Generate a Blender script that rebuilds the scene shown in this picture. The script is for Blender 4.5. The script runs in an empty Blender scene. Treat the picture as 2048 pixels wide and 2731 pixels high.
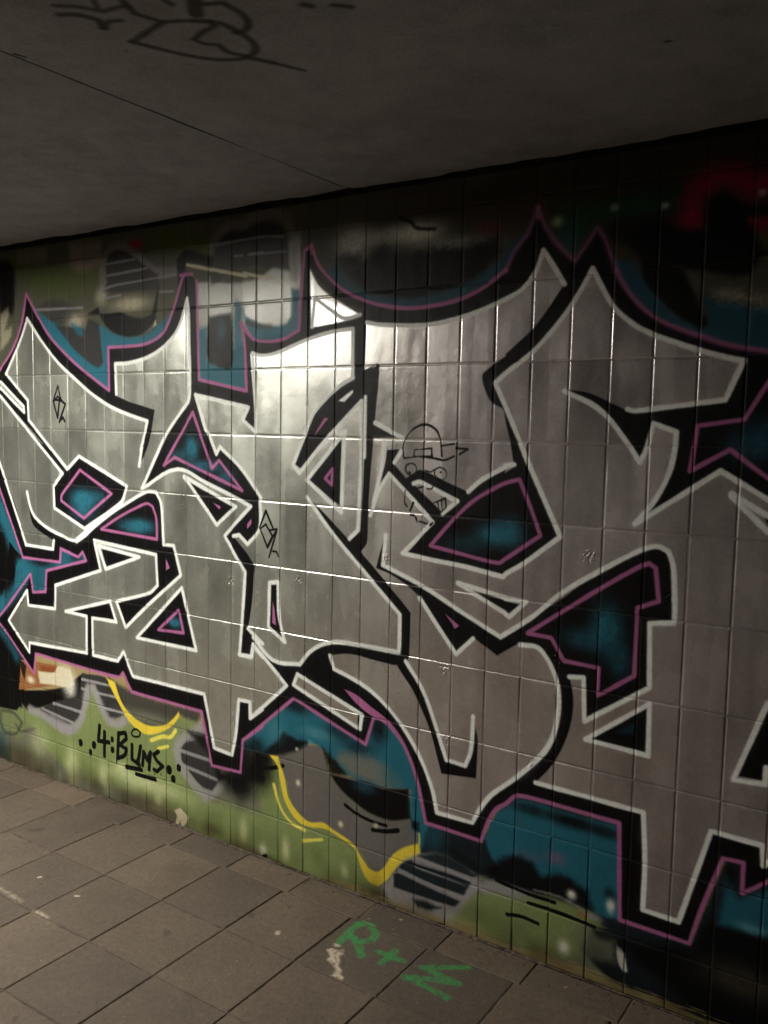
import bpy, math, random
import numpy as np
from mathutils import Vector, Matrix

random.seed(11)
sc = bpy.context.scene
col = bpy.context.collection

# ---------------------------------------------------------------- camera (metres; wall face is the plane y = 0, x runs along it)
cam_d = bpy.data.cameras.new('camera')
cam_d.sensor_fit = 'VERTICAL'; cam_d.sensor_height = 24.0
cam_d.lens = 24.0 * 2350.0 / 2731.0
cam_d.clip_start = 0.02; cam_d.clip_end = 400
cam = bpy.data.objects.new('camera', cam_d); col.objects.link(cam)
right = Vector((0.83051621, 0.55668053, 0.01869787)); up = Vector((-0.06886067, 0.06930632, 0.99521598)); back = Vector((0.55272148, -0.82783055, 0.09589342))
M = Matrix((right, up, back)).transposed().to_4x4(); M.translation = Vector((3.6515, -2.52216, 1.70429))
cam.matrix_world = M
sc.camera = cam

# ---------------------------------------------------------------- dusk sky outside the underpass, exposure
world = bpy.data.worlds.new('World'); sc.world = world; world.use_nodes = True
nt = world.node_tree; bg = nt.nodes['Background']
sky = nt.nodes.new('ShaderNodeTexSky'); sky.sky_type = 'NISHITA'; sky.sun_disc = False
sky.sun_elevation = math.radians(1.0); sky.sun_rotation = math.radians(90)
nt.links.new(sky.outputs[0], bg.inputs[0]); bg.inputs[1].default_value = 0.05
sc.view_settings.view_transform = 'Standard'; sc.view_settings.look = 'None'
sc.view_settings.exposure = 0.0; sc.view_settings.gamma = 1.0
sc.render.engine = 'CYCLES'
sc.cycles.max_bounces = 5; sc.cycles.diffuse_bounces = 4; sc.cycles.glossy_bounces = 3
sc.cycles.sample_clamp_indirect = 4.0
sc.cycles.use_denoising = True

# ---------------------------------------------------------------- sizes
PITCH = 0.125; ROW = 0.247425; JFLOOR = 9.72914        # tile pitch along and up the wall, floor line in tile rows
CEIL = (JFLOOR + 0.425) * ROW                           # underside of the slab
TILE_TOP = (JFLOOR + 0.365) * ROW
X0, X1 = -7.0, 8.0                                     # the underpass runs this far
BACKY = -4.75                                          # far side wall behind the viewer

# ---------------------------------------------------------------- paint traced on the wall, in millimetres along and up it (ceiling, floor: along and across)
WALL_PAINT = [
('F','olive',5,1,[(-1244,2805),(3516,2556),(3581,1584),(-1345,1320)]),
('B','green',0.85,193,76,151,2352),
('B','green',0.7,174,56,889,2432),
('B','green',0.7,164,54,1076,2377),
('B','green',0.5,97,64,-95,2429),
('B','green',0.5,85,60,404,2332),
('B','shade',0.8,68,111,154,2463),
('B','shade',0.7,139,38,843,2355),
('F','rose',24,0.6,[(278,2479),(491,2471),(489,2385),(372,2355),(275,2383)]),
('F','rose',22,0.35,[(-117,2488),(120,2480),(118,2410),(-107,2415)]),
('F','K',25,0.95,[(-643,2475),(-168,2442),(-133,2374),(-138,2258),(-152,2201),(-659,2150)]),
('F','cream',14,0.5,[(-253,2206),(-188,2232),(-177,2202),(-218,2130),(-160,2142),(-168,2099),(-234,2042),(-259,2035)]),
('B','red',0.6,43,22,710,2437),
('L','lav',44,14,0.55,0,[(502,2258),(499,2385),(551,2433),(632,2428),(729,2378),(824,2319),(952,2308)]),
('F','D',8,0.95,[(520,2363),(531,2408),(592,2424),(651,2409),(729,2365),(842,2302),(851,2241),(487,2256),(529,2296)]),
('F','D',14,0.7,[(30,2212),(113,2243),(227,2236),(336,2195),(378,2104),(247,2123),(145,2149)]),
('B','cream',0.65,118,32,678,2198),
('B','cream',0.6,66,41,313,2141),
('B','cream',0.5,41,40,486,2239),
('B','green',0.4,132,41,284,2280),
('L','lav',10,4,0.8,0,[(520,2373),(700,2377)]),
('L','lav',10,4,0.8,0,[(529,2324),(776,2335)]),
('L','lav',10,4,0.8,0,[(461,2258),(549,2278),(679,2285),(943,2297)]),
('L','lav',12,4,0.8,0,[(30,2209),(358,2200)]),
('L','lav',11,4,0.8,0,[(517,2231),(609,2238)]),
('L','lav',10,4,0.8,0,[(851,2235),(929,2232)]),
('F','K',8,0.95,[(401,2171),(465,2194),(485,2146),(566,2082),(666,2061),(764,2080),(826,2125),(846,2267),(803,2149),(726,2133),(608,2166),(537,2163)]),
('F','T',10,1,[(36,2205),(109,2101),(221,2013),(352,1933),(531,1838),(529,2023),(646,2023),(773,2031),(868,2069),(915,2149),(840,2102),(764,2067),(666,2061),(566,2079),(474,2120),(399,2103),(334,2078),(246,2110),(111,2165)]),
('F','D',8,1,[(378,2104),(400,2150),(469,2127),(482,2032),(492,1960),(460,1937),(407,1956),(278,2039),(168,2134),(258,2123)]),
('F','cream',4,0.8,[(826,2128),(802,2091),(764,2077),(831,2103)]),
('F','T',12,0.8,[(280,2136),(356,2111),(366,2077),(323,2085)]),
('F','grey',10,0.95,[(1050,2258),(1405,2255),(1585,2417),(1593,2042),(1312,2013),(1058,1831)]),
('F','D',10,0.95,[(1145,2329),(1178,2409),(1236,2439),(1325,2435),(1373,2446),(1450,2446),(1511,2403),(1531,2345),(1535,2266),(1310,2295),(1145,2239)]),
('L','lav',42,14,0.5,0,[(1128,2318),(1153,2400),(1228,2451),(1309,2451),(1357,2470),(1450,2480),(1518,2447),(1549,2376),(1558,2241)]),
('L','lav',11,4,0.75,0,[(1136,2390),(1403,2398),(1504,2389)]),
('L','lav',11,4,0.75,0,[(1342,2339),(1520,2334)]),
('L','lav',11,4,0.75,0,[(1261,2340),(1302,2339)]),
('L','lav',11,4,0.75,0,[(1334,2339),(1404,2341)]),
('L','cream',14,5,0.85,0,[(1006,2329),(1195,2289),(1326,2261),(1311,2272),(1498,2229)]),
('L','K',40,10,0.9,0,[(979,2251),(972,2344),(997,2366),(1024,2364),(1136,2330)]),
('F','greygreen',24,0.7,[(1311,2237),(1543,2242),(1551,2185),(1545,2095),(1430,2072),(1311,2107)]),  # dull grey-green patch with a faint metallic gloss
('L','greygreen',7,4,0.8,0,[(1132,2270),(1123,2070)]),
('L','greygreen',10,5,0.8,0,[(1532,2215),(1533,2102)]),
('F','T',16,0.9,[(1270,2183),(1311,2145),(1311,2026),(1328,1832),(1071,1878),(1067,2073),(1119,2083),(1119,1954),(1229,1918),(1258,1944),(1258,2124)]),
('F','T',10,0.9,[(1327,2061),(1311,2119),(1415,2073),(1515,2074),(1545,2101),(1547,2197),(1584,2194),(1582,2042),(1508,2020),(1423,2014),(1344,2035)]),
('F','K',10,0.95,[(1132,2119),(1245,2131),(1258,2004),(1250,1927),(1229,1916),(1136,1941),(1117,1979)]),
('B','T',0.6,25,54,1196,2067),
('L','D',20,8,0.7,0,[(1328,2089),(1376,2075),(1446,2069)]),
('F','shadeb',40,0.8,[(1629,2368),(1755,2399),(1954,2419),(2255,2418),(2395,2442),(2402,2242),(2320,2143),(2024,2122),(1828,2167),(1674,2265)]),
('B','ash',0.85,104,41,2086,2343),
('B','ash',0.6,87,59,1818,2339),
('B','ash',0.45,128,31,1955,2346),
('B','ash',0.45,116,30,2230,2288),
('F','K',24,0.95,[(1764,2285),(1825,2290),(1866,2260),(1943,2311),(2020,2268),(2142,2282),(2259,2281),(2365,2295),(2385,2254),(2318,2192),(2234,2154),(2116,2132),(1992,2130),(1881,2163),(1813,2222)]),
('L','tb',33,16,0.85,0,[(1730,2250),(1786,2197),(1868,2153),(1992,2122),(2117,2122),(2235,2139),(2319,2168),(2405,2224),(2433,2263),(2479,2310)]),
('L','K',12,6,0.85,0,[(2008,2397),(2049,2382),(2074,2359),(2146,2347)]),
('B','red',0.55,44,24,2347,2335),
('F','olived',60,0.85,[(2310,2450),(2393,2494),(3145,2512),(3378,2495),(3414,1919),(3178,1927),(2756,2165),(2398,2338)]),
('B','olived',0.6,171,59,2255,2418),
('B','olived',0.6,183,61,2077,2455),
('B','olived',0.6,164,58,2368,2357),
('B','shade',0.6,206,32,1754,2452),
('B','shade',0.6,192,31,1953,2440),
('B','dgreen',0.9,190,39,2817,2340),
('B','dgreen',0.8,69,55,2616,2305),
('B','tb',0.5,45,51,2607,2269),
('B','K',0.7,118,40,2806,2275),
('B','green',0.5,47,24,3161,2218),
('L','red',57,46,0.85,0,[(2968,2237),(2962,2310),(2979,2358),(3017,2388),(3061,2388),(3115,2361),(3153,2364),(3244,2355)]),
('L','red',37,30,0.8,0,[(3120,2263),(3159,2258),(3251,2244)]),
('F','K',18,0.97,[(3003,2330),(3047,2349),(3093,2315),(3134,2300),(3248,2300),(3249,2268),(3103,2277),(3134,2216),(3143,2175),(3131,2133),(3096,2125),(3043,2134),(2940,2157),(2892,2172),(2828,2195),(2780,2252),(2841,2298),(2931,2262),(2999,2255)]),
('F','tb',14,0.95,[(2750,2197),(2811,2183),(2850,2123),(2897,2067),(2943,2025),(3004,1994),(3024,2013),(2995,2087),(3025,2072),(3171,2038),(3409,1997),(3417,1880),(3178,1924),(3073,1947),(3009,1971),(2944,1995),(2877,2029),(2830,2067),(2786,2118),(2756,2165)]),
('F','olive',16,0.9,[(2940,2155),(3043,2132),(3096,2121),(3131,2131),(3148,2174),(3255,2173),(3262,2053),(3170,2054),(3025,2072),(2978,2096)]),
('L','ash',23,30,0.5,0,[(3050,2079),(3099,2069),(3171,2050),(3263,2032)]),
('F','K',9,0.97,[(2828,2195),(2945,2156),(2973,2097),(3002,2031),(3018,2004),(3004,1993),(2943,2025),(2888,2076),(2840,2132)]),
('L','K',10,8,0.9,0,[(3140,2179),(3255,2177)]),
('B','ash',0.6,14,12,2743,2344),
('B','ash',0.6,13,11,2888,2331),
('B','ash',0.6,12,11,3141,2335),
('B','ash',0.5,20,18,2570,2323),
('F','greyg',20,1,[(-1416,288),(1418,440),(2112,326),(2470,298),(3669,265),(3689,-30),(-1613,-2618)]),
('F','K',8,1,[(-1303,1937),(-285,1377),(-114,1061),(-43,974),(-310,742),(-44,484),(-138,374),(-141,298),(-328,280),(-1434,20)]),
('L','T',91,30,0.9,0,[(-364,1392),(-216,1161),(-131,1022),(-57,992),(-162,880),(-309,783),(-419,712)]),
('F','T',8,0.85,[(-80,1051),(173,1053),(198,1107),(311,1089),(345,1092),(65,1005),(57,906),(-29,896),(-45,978)]),
('B','K',0.6,73,23,-6,1035),
('B','K',0.6,68,22,278,1100),
('L','T',51,30,0.7,0,[(-393,699),(-274,644),(-173,549)]),
('F','G',22,1,[(-248,278),(-92,309),(-16,324),(57,292),(200,275),(294,332),(343,499),(400,516),(495,373),(623,414),(776,403),(942,479),(1054,488),(1109,163),(1420,178),(1319,464),(1468,426),(1525,345),(1643,200),(1749,211),(1866,165),(1973,54),(2008,18),(1322,-207),(1421,10),(1108,-8),(921,44),(619,73),(171,76),(-94,237)]),
('F','G',16,0.7,[(-329,270),(-92,309),(-82,232),(-175,140),(-333,155)]),
('F','K',7,1,[(-603,360),(-166,386),(181,465),(328,555),(325,443),(120,374),(-99,298),(-130,317),(-149,331),(-183,281),(-329,270),(-610,207)]),
('F','O',5,1,[(-145,544),(160,564),(122,462),(-166,388)]),
('F','cream',7,1,[(-10,508),(112,525),(143,561),(236,558),(264,492),(217,472),(0,450)]),
('B','cream',1,33,19,-68,455),
('F','brown',5,1,[(9,538),(124,550),(118,526),(14,515)]),
('B','ash',0.9,52,68,229,478),
('B','cream',0.7,59,61,201,525),
('F','K',5,0.8,[(-150,543),(-104,519),(-119,446),(-143,489)]),
('F','D',6,1,[(322,558),(509,558),(593,487),(634,430),(539,386),(485,393),(453,446),(411,518),(349,500),(318,390),(271,320),(212,291),(93,297),(2,320),(83,370),(297,442)]),
('F','D',16,0.85,[(509,565),(666,529),(1082,527),(1063,476),(952,487),(904,436),(776,403),(696,414),(614,448)]),
('B','greyg',0.8,199,32,787,433),
('L','lgrey',44,14,0.9,0,[(-79,307),(45,293),(117,273),(223,265),(294,317),(330,392),(366,495),(399,502),(453,424),(501,367),(570,371),(634,409)]),
('L','lgrey',57,14,0.7,0,[(111,295),(235,282)]),
('F','D',8,0.9,[(21,331),(224,294),(283,345),(319,420),(132,384)]),
('L','lgrey',13,4,0.95,0,[(321,528),(509,532)]),
('L','lgrey',14,4,0.95,0,[(320,483),(365,484)]),
('L','lgrey',13,4,0.95,0,[(421,483),(561,487)]),
('L','lgrey',14,4,0.95,0,[(108,373),(312,370)]),
('L','lgrey',14,4,0.95,0,[(21,330),(259,306)]),
('L','lgrey',13,4,0.95,0,[(453,420),(603,426)]),
('L','D',15,8,0.6,1,[(-316,256),(-209,261),(-146,226),(-200,159),(-293,147),(-325,189)]),
('L','D',12,8,0.5,0,[(-198,207),(-160,175),(-44,216)]),
('F','D',6,1,[(961,342),(998,388),(1054,424),(1118,427),(1136,331),(1216,277),(1145,204),(1081,210),(970,289)]),
('L','lgrey',49,16,0.85,0,[(1082,460),(1026,415),(961,373),(937,326),(970,265),(1035,212),(1109,170),(1180,235)]),
('F','D',6,1,[(965,340),(1003,379),(1109,402),(1136,318),(1198,273),(1145,207),(1081,214),(970,293)]),
('L','lgrey',16,5,0.9,0,[(961,335),(1136,331)]),
('L','lgrey',16,5,0.9,0,[(979,274),(1172,259)]),
('B','K',0.9,94,59,1285,274),
('B','K',0.8,66,71,1403,342),
('B','K',0.8,65,70,1418,410),
('F','K',14,0.75,[(999,429),(1127,436),(1198,293),(1311,307),(1418,460),(1419,307),(1180,262),(1136,345)]),
('B','pale',0.85,54,93,237,100),
('B','pale',0.85,33,75,463,93),
('B','pale',0.8,63,37,599,163),
('B','pale',0.8,263,43,754,136),
('B','pale',0.7,26,43,823,82),
('B','pale',0.8,24,59,1320,79),
('B','pale',0.5,75,95,-9,144),
('B','dirt',0.75,201,43,783,36),
('B','dirt',0.4,147,38,356,52),
('B','dirt',0.5,195,49,-153,16),
('B','dirt',0.5,72,27,1127,39),
('B','dirt',0.7,267,41,-256,57),
('B','tb',0.5,82,100,-336,72),
('B','dirt',0.6,127,26,1338,5),
('F','Y',4,1,[(490,563),(547,554),(583,485),(634,438),(706,409),(776,403),(875,430),(923,468),(952,504),(958,482),(913,432),(865,399),(756,358),(695,368),(629,401),(572,461),(519,524)]),
('L','Yl',18,4,1,0,[(781,339),(855,372),(899,379),(932,415)]),
('L','Yl',14,4,1,0,[(825,312),(884,335)]),
('F','cream',4,1,[(921,64),(959,83),(1011,55),(1002,35),(978,6),(964,6),(959,27),(949,9),(928,4),(938,42)]),
('L','K',20,2,1,0,[(440,333),(430,260),(504,269)]),
('L','K',20,2,1,0,[(473,310),(471,199)]),
('L','K',19,2,1,0,[(570,327),(563,213)]),
('L','K',19,2,1,0,[(570,323),(612,338),(622,313),(579,275),(621,264),(610,235),(562,209)]),
('L','K',19,2,1,0,[(658,292),(657,227),(693,214),(713,297)]),
('L','K',19,2,1,0,[(693,229),(704,209)]),
('L','K',19,2,1,0,[(724,214),(733,277),(755,243),(777,285),(769,207)]),
('L','K',18,2,1,0,[(827,300),(797,279),(817,257),(854,241),(819,210),(799,214)]),
('L','K',9,2,1,1,[(654,345),(669,363),(695,368),(713,358),(705,340),(679,333),(659,335)]),
('L','K',28,2,1,0,[(303,228),(303,220)]),
('L','K',29,2,1,0,[(400,238),(399,230)]),
('L','K',24,2,1,0,[(373,197),(373,189)]),
('L','K',20,2,1,0,[(526,292),(526,284)]),
('L','K',25,2,1,0,[(528,244),(528,237)]),
('L','K',33,2,1,0,[(891,237),(891,230)]),
('L','K',26,2,1,0,[(951,260),(951,253)]),
('L','K',28,2,1,0,[(917,203),(917,196)]),
('L','K',22,2,1,0,[(622,183),(716,191)]),
('L','K',19,2,1,0,[(684,165),(806,170)]),
('L','K',5,2,1,0,[(557,211),(557,186)]),
('L','K',5,2,1,0,[(804,201),(806,191)]),
('L','K',5,2,1,0,[(844,211),(844,200)]),
('F','A',5,1,[(1460,431),(1624,505),(1722,521),(1753,419),(1805,366),(1877,330),(1967,319),(2108,345),(2109,317),(2142,303),(2143,261),(2090,237),(2025,176),(1979,112),(1944,108),(1894,167),(1851,185),(1749,223),(1643,213),(1565,267),(1532,372)]),
('F','T',9,1,[(1251,390),(1319,451),(1572,673),(1907,568),(1939,671),(1987,666),(2048,622),(2095,553),(2129,471),(2150,402),(2165,344),(2216,318),(2199,251),(2149,231),(2142,303),(2109,311),(2105,453),(1999,432),(1875,431),(1803,443),(1729,504),(1662,520),(1601,488),(1427,430),(1361,421)]),
('F','K',12,0.9,[(1427,433),(1467,471),(1523,533),(1585,521),(1654,524),(1594,479),(1484,435)]),
('B','K',0.75,40,57,1960,643),
('B','K',0.7,77,31,1584,651),
('B','K',0.6,49,38,1386,446),
('B','K',0.5,65,36,1786,589),
('B','K',0.5,63,35,1879,550),
('B','K',0.85,111,78,1294,380),
('B','K',0.7,42,118,1303,323),
('B','Tl',0.6,82,24,1691,563),
('B','Tl',0.4,48,56,1483,531),
('B','Tl',0.8,14,11,1654,524),
('F','dun',26,0.8,[(1788,518),(1929,526),(2011,505),(2071,459),(1999,432),(1875,431),(1781,474)]),
('B','T',0.6,53,40,2031,481),
('F','K',12,0.9,[(1714,516),(1759,487),(1825,437),(1753,420)]),
('F','K',7,1,[(1753,420),(1875,428),(1999,429),(2091,450),(2108,345),(2001,315),(1898,330),(1819,366),(1775,397)]),
('B','tb',0.7,55,29,1903,414),
('B','T',0.8,26,91,2121,406),
('F','K',8,0.9,[(2106,345),(2139,342),(2142,306),(2109,314)]),
('L','K',13,2,1,0,[(1821,323),(1863,306),(1920,294),(2002,293)]),
('L','K',16,2,1,0,[(1944,262),(2002,272),(2052,290)]),
('B','cream',1,12,13,1599,352),
('B','cream',1,12,13,1802,244),
('B','cream',0.7,11,12,1958,282),
('B','cream',0.8,8,8,1590,482),
('L','K',13,2,1,0,[(1390,398),(1436,406)]),
('L','K',16,2,1,0,[(1411,365),(1468,379),(1524,402)]),
('L','K',15,2,1,0,[(1388,325),(1426,325)]),
('F','Y',5,1,[(1456,427),(1496,433),(1516,393),(1534,347),(1549,288),(1589,242),(1643,213),(1719,228),(1763,215),(1858,187),(1894,149),(1930,112),(1965,111),(1999,139),(2031,190),(2090,242),(2141,269),(2149,235),(2098,198),(2046,148),(2007,88),(1973,56),(1931,65),(1895,108),(1866,165),(1822,183),(1734,204),(1659,192),(1589,204),(1535,259),(1510,342),(1492,394)]),
('L','Yl',13,4,1,0,[(1477,314),(1510,234),(1558,189),(1632,172)]),
('L','Yl',14,4,1,0,[(1627,130),(1716,160)]),
('L','Yl',8,4,1,0,[(2140,303),(2142,269)]),
('B','pale',0.8,21,51,1539,70),
('B','ash',0.7,21,33,1422,29),
('B','pale',0.6,19,30,1824,68),
('B','dirt',0.7,86,31,1826,1),
('B','dirt',0.8,88,24,1988,23),
('B','dirt',0.6,101,39,1372,-19),
('L','K',16,4,1,0,[(1426,7),(1439,14)]),
('F','N',10,1,[(2149,236),(2177,347),(2379,343),(2466,501),(2463,494),(2504,531),(2840,528),(2850,236),(3060,230),(3149,520),(3493,665),(3533,27),(2852,28),(2695,126),(2774,226),(2383,226),(2199,238)]),
('F','T',9,1,[(2464,482),(2504,520),(2840,522),(2851,231),(2774,225),(2701,242),(2610,255),(2472,243),(2416,302),(2390,360),(2434,453)]),
('B','K',0.8,92,23,2690,496),
('B','K',0.6,65,21,2547,499),
('B','K',0.6,59,20,2802,492),
('F','K',16,0.93,[(2248,286),(2383,237),(2469,318),(2514,331),(2553,329),(2598,288),(2661,315),(2704,305),(2751,289),(2774,223),(2701,232),(2473,227)]),
('B','T',0.6,35,30,2786,285),
('B','K',0.6,19,20,2820,302),
('B','plum',0.7,37,23,2643,364),
('B','plum',0.35,65,16,2552,343),
('B','T',0.5,56,67,2191,317),
('F','lgrey',12,0.85,[(2000,60),(2046,139),(2091,197),(2155,233),(2230,252),(2299,239),(2378,213),(2368,144),(2316,88),(2256,22),(2142,-2),(2049,8)]),
('F','N',6,0.95,[(2078,178),(2127,203),(2351,194),(2323,136),(2049,140)]),
('F','N',6,0.95,[(2040,124),(2073,141),(2315,115),(2288,84),(2172,80),(2041,79)]),
('F','N',10,0.95,[(2121,55),(2160,65),(2233,63),(2192,40),(2141,35)]),
('F','N',9,0.9,[(2142,223),(2230,252),(2371,223),(2348,204),(2232,213)]),
('L','lgrey',5,4,0.6,0,[(2124,178),(2325,172)]),
('L','lgrey',20,5,0.8,0,[(2124,201),(2257,204),(2360,200)]),
('L','lgrey',19,5,0.85,0,[(2063,144),(2190,129),(2308,119)]),
('L','lgrey',30,10,0.8,0,[(2007,68),(2049,16),(2142,-2),(2262,30),(2321,106),(2366,188)]),
('F','lgrey',12,0.8,[(2366,188),(2418,218),(2473,227),(2573,222),(2618,204),(2475,157),(2385,166)]),
('F','G',16,0.9,[(2316,88),(2362,153),(2477,185),(2530,197),(2611,229),(2701,232),(2774,223),(2805,192),(2757,137),(2739,73),(2646,23),(2480,22),(2390,23),(2256,22)]),
('B','greyg',0.6,60,30,2777,154),
('B','O',0.6,25,13,2739,208),
('B','lgrey',0.7,30,13,2774,213),
('L','lgrey',8,5,0.7,0,[(2573,236),(2654,242),(2743,225)]),
('L','K',12,2,1,0,[(2441,228),(2473,224),(2557,216),(2644,218)]),
('L','K',13,2,1,0,[(2554,186),(2666,189),(2776,182)]),
('L','K',13,2,1,0,[(2483,124),(2532,133),(2591,130)]),
('B','ash',1,17,17,2699,261),
('B','ash',0.9,15,25,2824,265),
('B','ash',0.8,20,26,2680,81),
('F','ash',5,0.9,[(2848,155),(2870,137),(2887,77),(2873,69),(2857,91),(2848,129)]),
('F','K',22,0.9,[(2776,175),(2846,169),(3060,216),(3117,322),(3511,391),(3531,70),(3129,14),(3003,86),(2897,121),(2886,143),(2797,146)]),
('F','greyg',18,0.8,[(2736,140),(2841,162),(2845,92),(2739,68)]),
('F','T',16,0.9,[(3148,473),(3189,407),(3260,462),(3353,514),(3364,334),(3268,323),(3203,321),(3135,311),(3143,397)]),
('B','Tl',0.8,45,18,3227,332),
('B','K',0.6,25,41,3161,468),
('B','dirt',0.5,124,55,3211,167),
('F','K',3,1,[(-343,1886),(-263,1945),(-158,2039),(-80,2160),(-45,2287),(18,2206),(109,2101),(221,2013),(352,1933),(531,1838),(529,2023),(646,2023),(773,2031),(868,2069),(924,2148),(979,2275),(1001,2295),(1028,2287),(1059,2263),(1067,2073),(1073,1878),(1328,1832),(1315,2026),(1296,2092),(1360,2024),(1312,2066),(1360,2026),(1423,2014),(1508,2020),(1582,2048),(1592,2183),(1601,2327),(1637,2343),(1666,2277),(1724,2218),(1794,2169),(1895,2128),(1993,2106),(2062,2099),(2147,2102),(2235,2114),(2320,2143),(2406,2195),(2434,2248),(2474,2296),(2504,2368),(2536,2304),(2578,2249),(2630,2201),(2667,2250),(2694,2292),(2714,2263),(2756,2165),(2786,2114),(2830,2062),(2877,2024),(2944,1991),(3010,1966),(3073,1943),(3178,1922),(3417,1880),(3496,623),(3350,558),(3259,480),(3195,427),(3194,515),(3139,512),(3093,361),(3060,230),(2854,232),(2840,537),(2839,533),(2504,533),(2463,494),(2433,471),(2400,414),(2379,345),(2165,349),(2150,408),(2129,482),(2095,564),(2047,633),(1986,678),(1939,675),(1907,571),(1572,676),(1319,460),(1314,457),(1302,321),(1145,313),(1086,528),(661,532),(603,608),(574,582),(-26,592),(-42,492),(-312,699),(-391,732),(-310,739),(-54,975),(-36,889),(60,903),(71,1004),(361,1081),(337,1119),(306,1092),(179,1119),(173,1055),(-111,1050),(-286,1369),(-384,1547)]),
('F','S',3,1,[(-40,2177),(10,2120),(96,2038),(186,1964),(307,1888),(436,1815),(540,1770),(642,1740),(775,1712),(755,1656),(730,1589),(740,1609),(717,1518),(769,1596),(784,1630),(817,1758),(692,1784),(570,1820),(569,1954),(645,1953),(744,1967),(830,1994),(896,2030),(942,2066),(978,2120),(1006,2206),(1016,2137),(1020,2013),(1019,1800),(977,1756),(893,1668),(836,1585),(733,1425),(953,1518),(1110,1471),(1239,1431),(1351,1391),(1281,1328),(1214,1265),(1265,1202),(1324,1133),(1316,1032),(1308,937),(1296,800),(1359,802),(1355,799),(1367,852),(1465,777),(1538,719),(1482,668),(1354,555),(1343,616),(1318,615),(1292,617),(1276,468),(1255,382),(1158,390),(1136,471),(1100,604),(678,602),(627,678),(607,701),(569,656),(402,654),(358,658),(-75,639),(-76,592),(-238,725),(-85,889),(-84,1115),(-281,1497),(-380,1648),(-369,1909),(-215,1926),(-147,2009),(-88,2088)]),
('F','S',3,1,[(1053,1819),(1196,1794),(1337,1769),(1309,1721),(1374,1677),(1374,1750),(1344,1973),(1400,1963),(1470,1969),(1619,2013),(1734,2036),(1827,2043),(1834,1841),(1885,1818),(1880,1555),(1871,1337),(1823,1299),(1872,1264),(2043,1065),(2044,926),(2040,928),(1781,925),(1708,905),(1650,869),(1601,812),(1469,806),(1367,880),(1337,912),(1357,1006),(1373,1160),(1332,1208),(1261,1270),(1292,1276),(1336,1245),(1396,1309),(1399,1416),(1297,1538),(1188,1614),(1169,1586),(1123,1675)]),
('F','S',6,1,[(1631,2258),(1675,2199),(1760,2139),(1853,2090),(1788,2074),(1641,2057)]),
('F','dun',14,0.6,[(1631,2269),(1703,2197),(1787,2137),(1869,2111),(1856,2087),(1760,2125),(1646,2162)]),  # brownish glare on the black band, painted into the colour
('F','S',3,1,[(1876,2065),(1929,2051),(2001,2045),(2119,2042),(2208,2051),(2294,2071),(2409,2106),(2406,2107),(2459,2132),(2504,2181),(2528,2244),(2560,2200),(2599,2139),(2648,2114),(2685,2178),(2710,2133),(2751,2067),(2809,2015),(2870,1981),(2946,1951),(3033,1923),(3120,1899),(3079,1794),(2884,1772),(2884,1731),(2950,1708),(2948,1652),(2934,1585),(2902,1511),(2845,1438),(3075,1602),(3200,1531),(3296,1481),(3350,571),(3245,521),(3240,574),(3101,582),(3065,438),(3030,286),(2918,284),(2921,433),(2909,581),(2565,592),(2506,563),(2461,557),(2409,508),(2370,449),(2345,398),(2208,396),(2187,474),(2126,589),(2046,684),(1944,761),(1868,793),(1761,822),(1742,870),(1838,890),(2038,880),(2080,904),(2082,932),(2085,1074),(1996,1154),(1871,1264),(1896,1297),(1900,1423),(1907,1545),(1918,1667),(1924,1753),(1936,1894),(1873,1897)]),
('F','K',3,1,[(-111,1050),(173,1055),(179,1119),(306,1092),(337,1119),(361,1081),(71,1004),(60,903),(-36,889),(-54,975),(-83,893),(-177,808),(-283,754),(-217,1115)]),
('F','T',4,0.8,[(-105,1048),(173,1053),(181,1117),(306,1091),(337,1118),(361,1081),(71,1003),(60,903),(-36,889),(-54,975),(-109,925),(-187,885),(-170,1003)]),
('B','K',0.7,85,20,30,1039),
('B','K',0.5,45,19,289,1087),
('L','T',70,26,0.8,0,[(-131,1015),(-83,974),(-228,833),(-309,783)]),
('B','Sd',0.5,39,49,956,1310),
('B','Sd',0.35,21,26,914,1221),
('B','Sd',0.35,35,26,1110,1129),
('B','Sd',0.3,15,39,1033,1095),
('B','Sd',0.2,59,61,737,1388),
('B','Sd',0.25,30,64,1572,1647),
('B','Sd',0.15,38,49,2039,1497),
('B','Srefl',0.4,82,39,1002,1372),  # reflections on the silver, painted in as lighter patches
('B','Srefl',0.35,55,59,974,1227),
('B','Srefl',0.25,68,114,213,1688),
('B','Srefl',0.3,77,32,1964,1957),
('B','Srefl',0.35,44,58,2035,1944),
('B','Srefl',0.4,37,17,1665,1384),
('B','Srefl',0.3,18,33,2943,753),
('B','Srefl',0.35,41,48,2950,509),
('B','Srefl',0.3,67,18,1646,1107),
('B','Srefl',0.25,31,44,2530,1659),
('F','K',3,1,[(-67,1366),(-41,1289),(-12,1253),(72,1211),(177,1183),(296,1167),(468,1274),(637,1358),(767,1413),(820,1413),(846,1375),(863,1198),(920,1197),(962,1081),(732,904),(624,819),(568,922),(782,988),(823,1022),(815,1151),(420,1177),(459,1047),(135,942),(129,832),(-75,821),(-83,893),(-54,975),(-36,889),(60,903),(71,1004),(361,1081),(337,1119),(306,1092),(179,1119),(173,1055),(-111,1050),(-84,1113),(122,1111),(129,1153),(35,1182),(-25,1215),(-54,1280)]),
('F','K',3,1,[(-316,1916),(-215,1923),(-49,1798),(-46,1706),(129,1571),(236,1488),(202,1468),(-48,1654),(59,1598),(-268,1825),(-344,1879)]),
('F','S',3,1,[(-259,1885),(-81,1769),(-79,1741),(-266,1859)]),
('F','K',3,1,[(322,1541),(633,1429),(596,1366),(354,1231),(143,1307),(136,1399),(201,1461),(242,1494)]),
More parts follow.
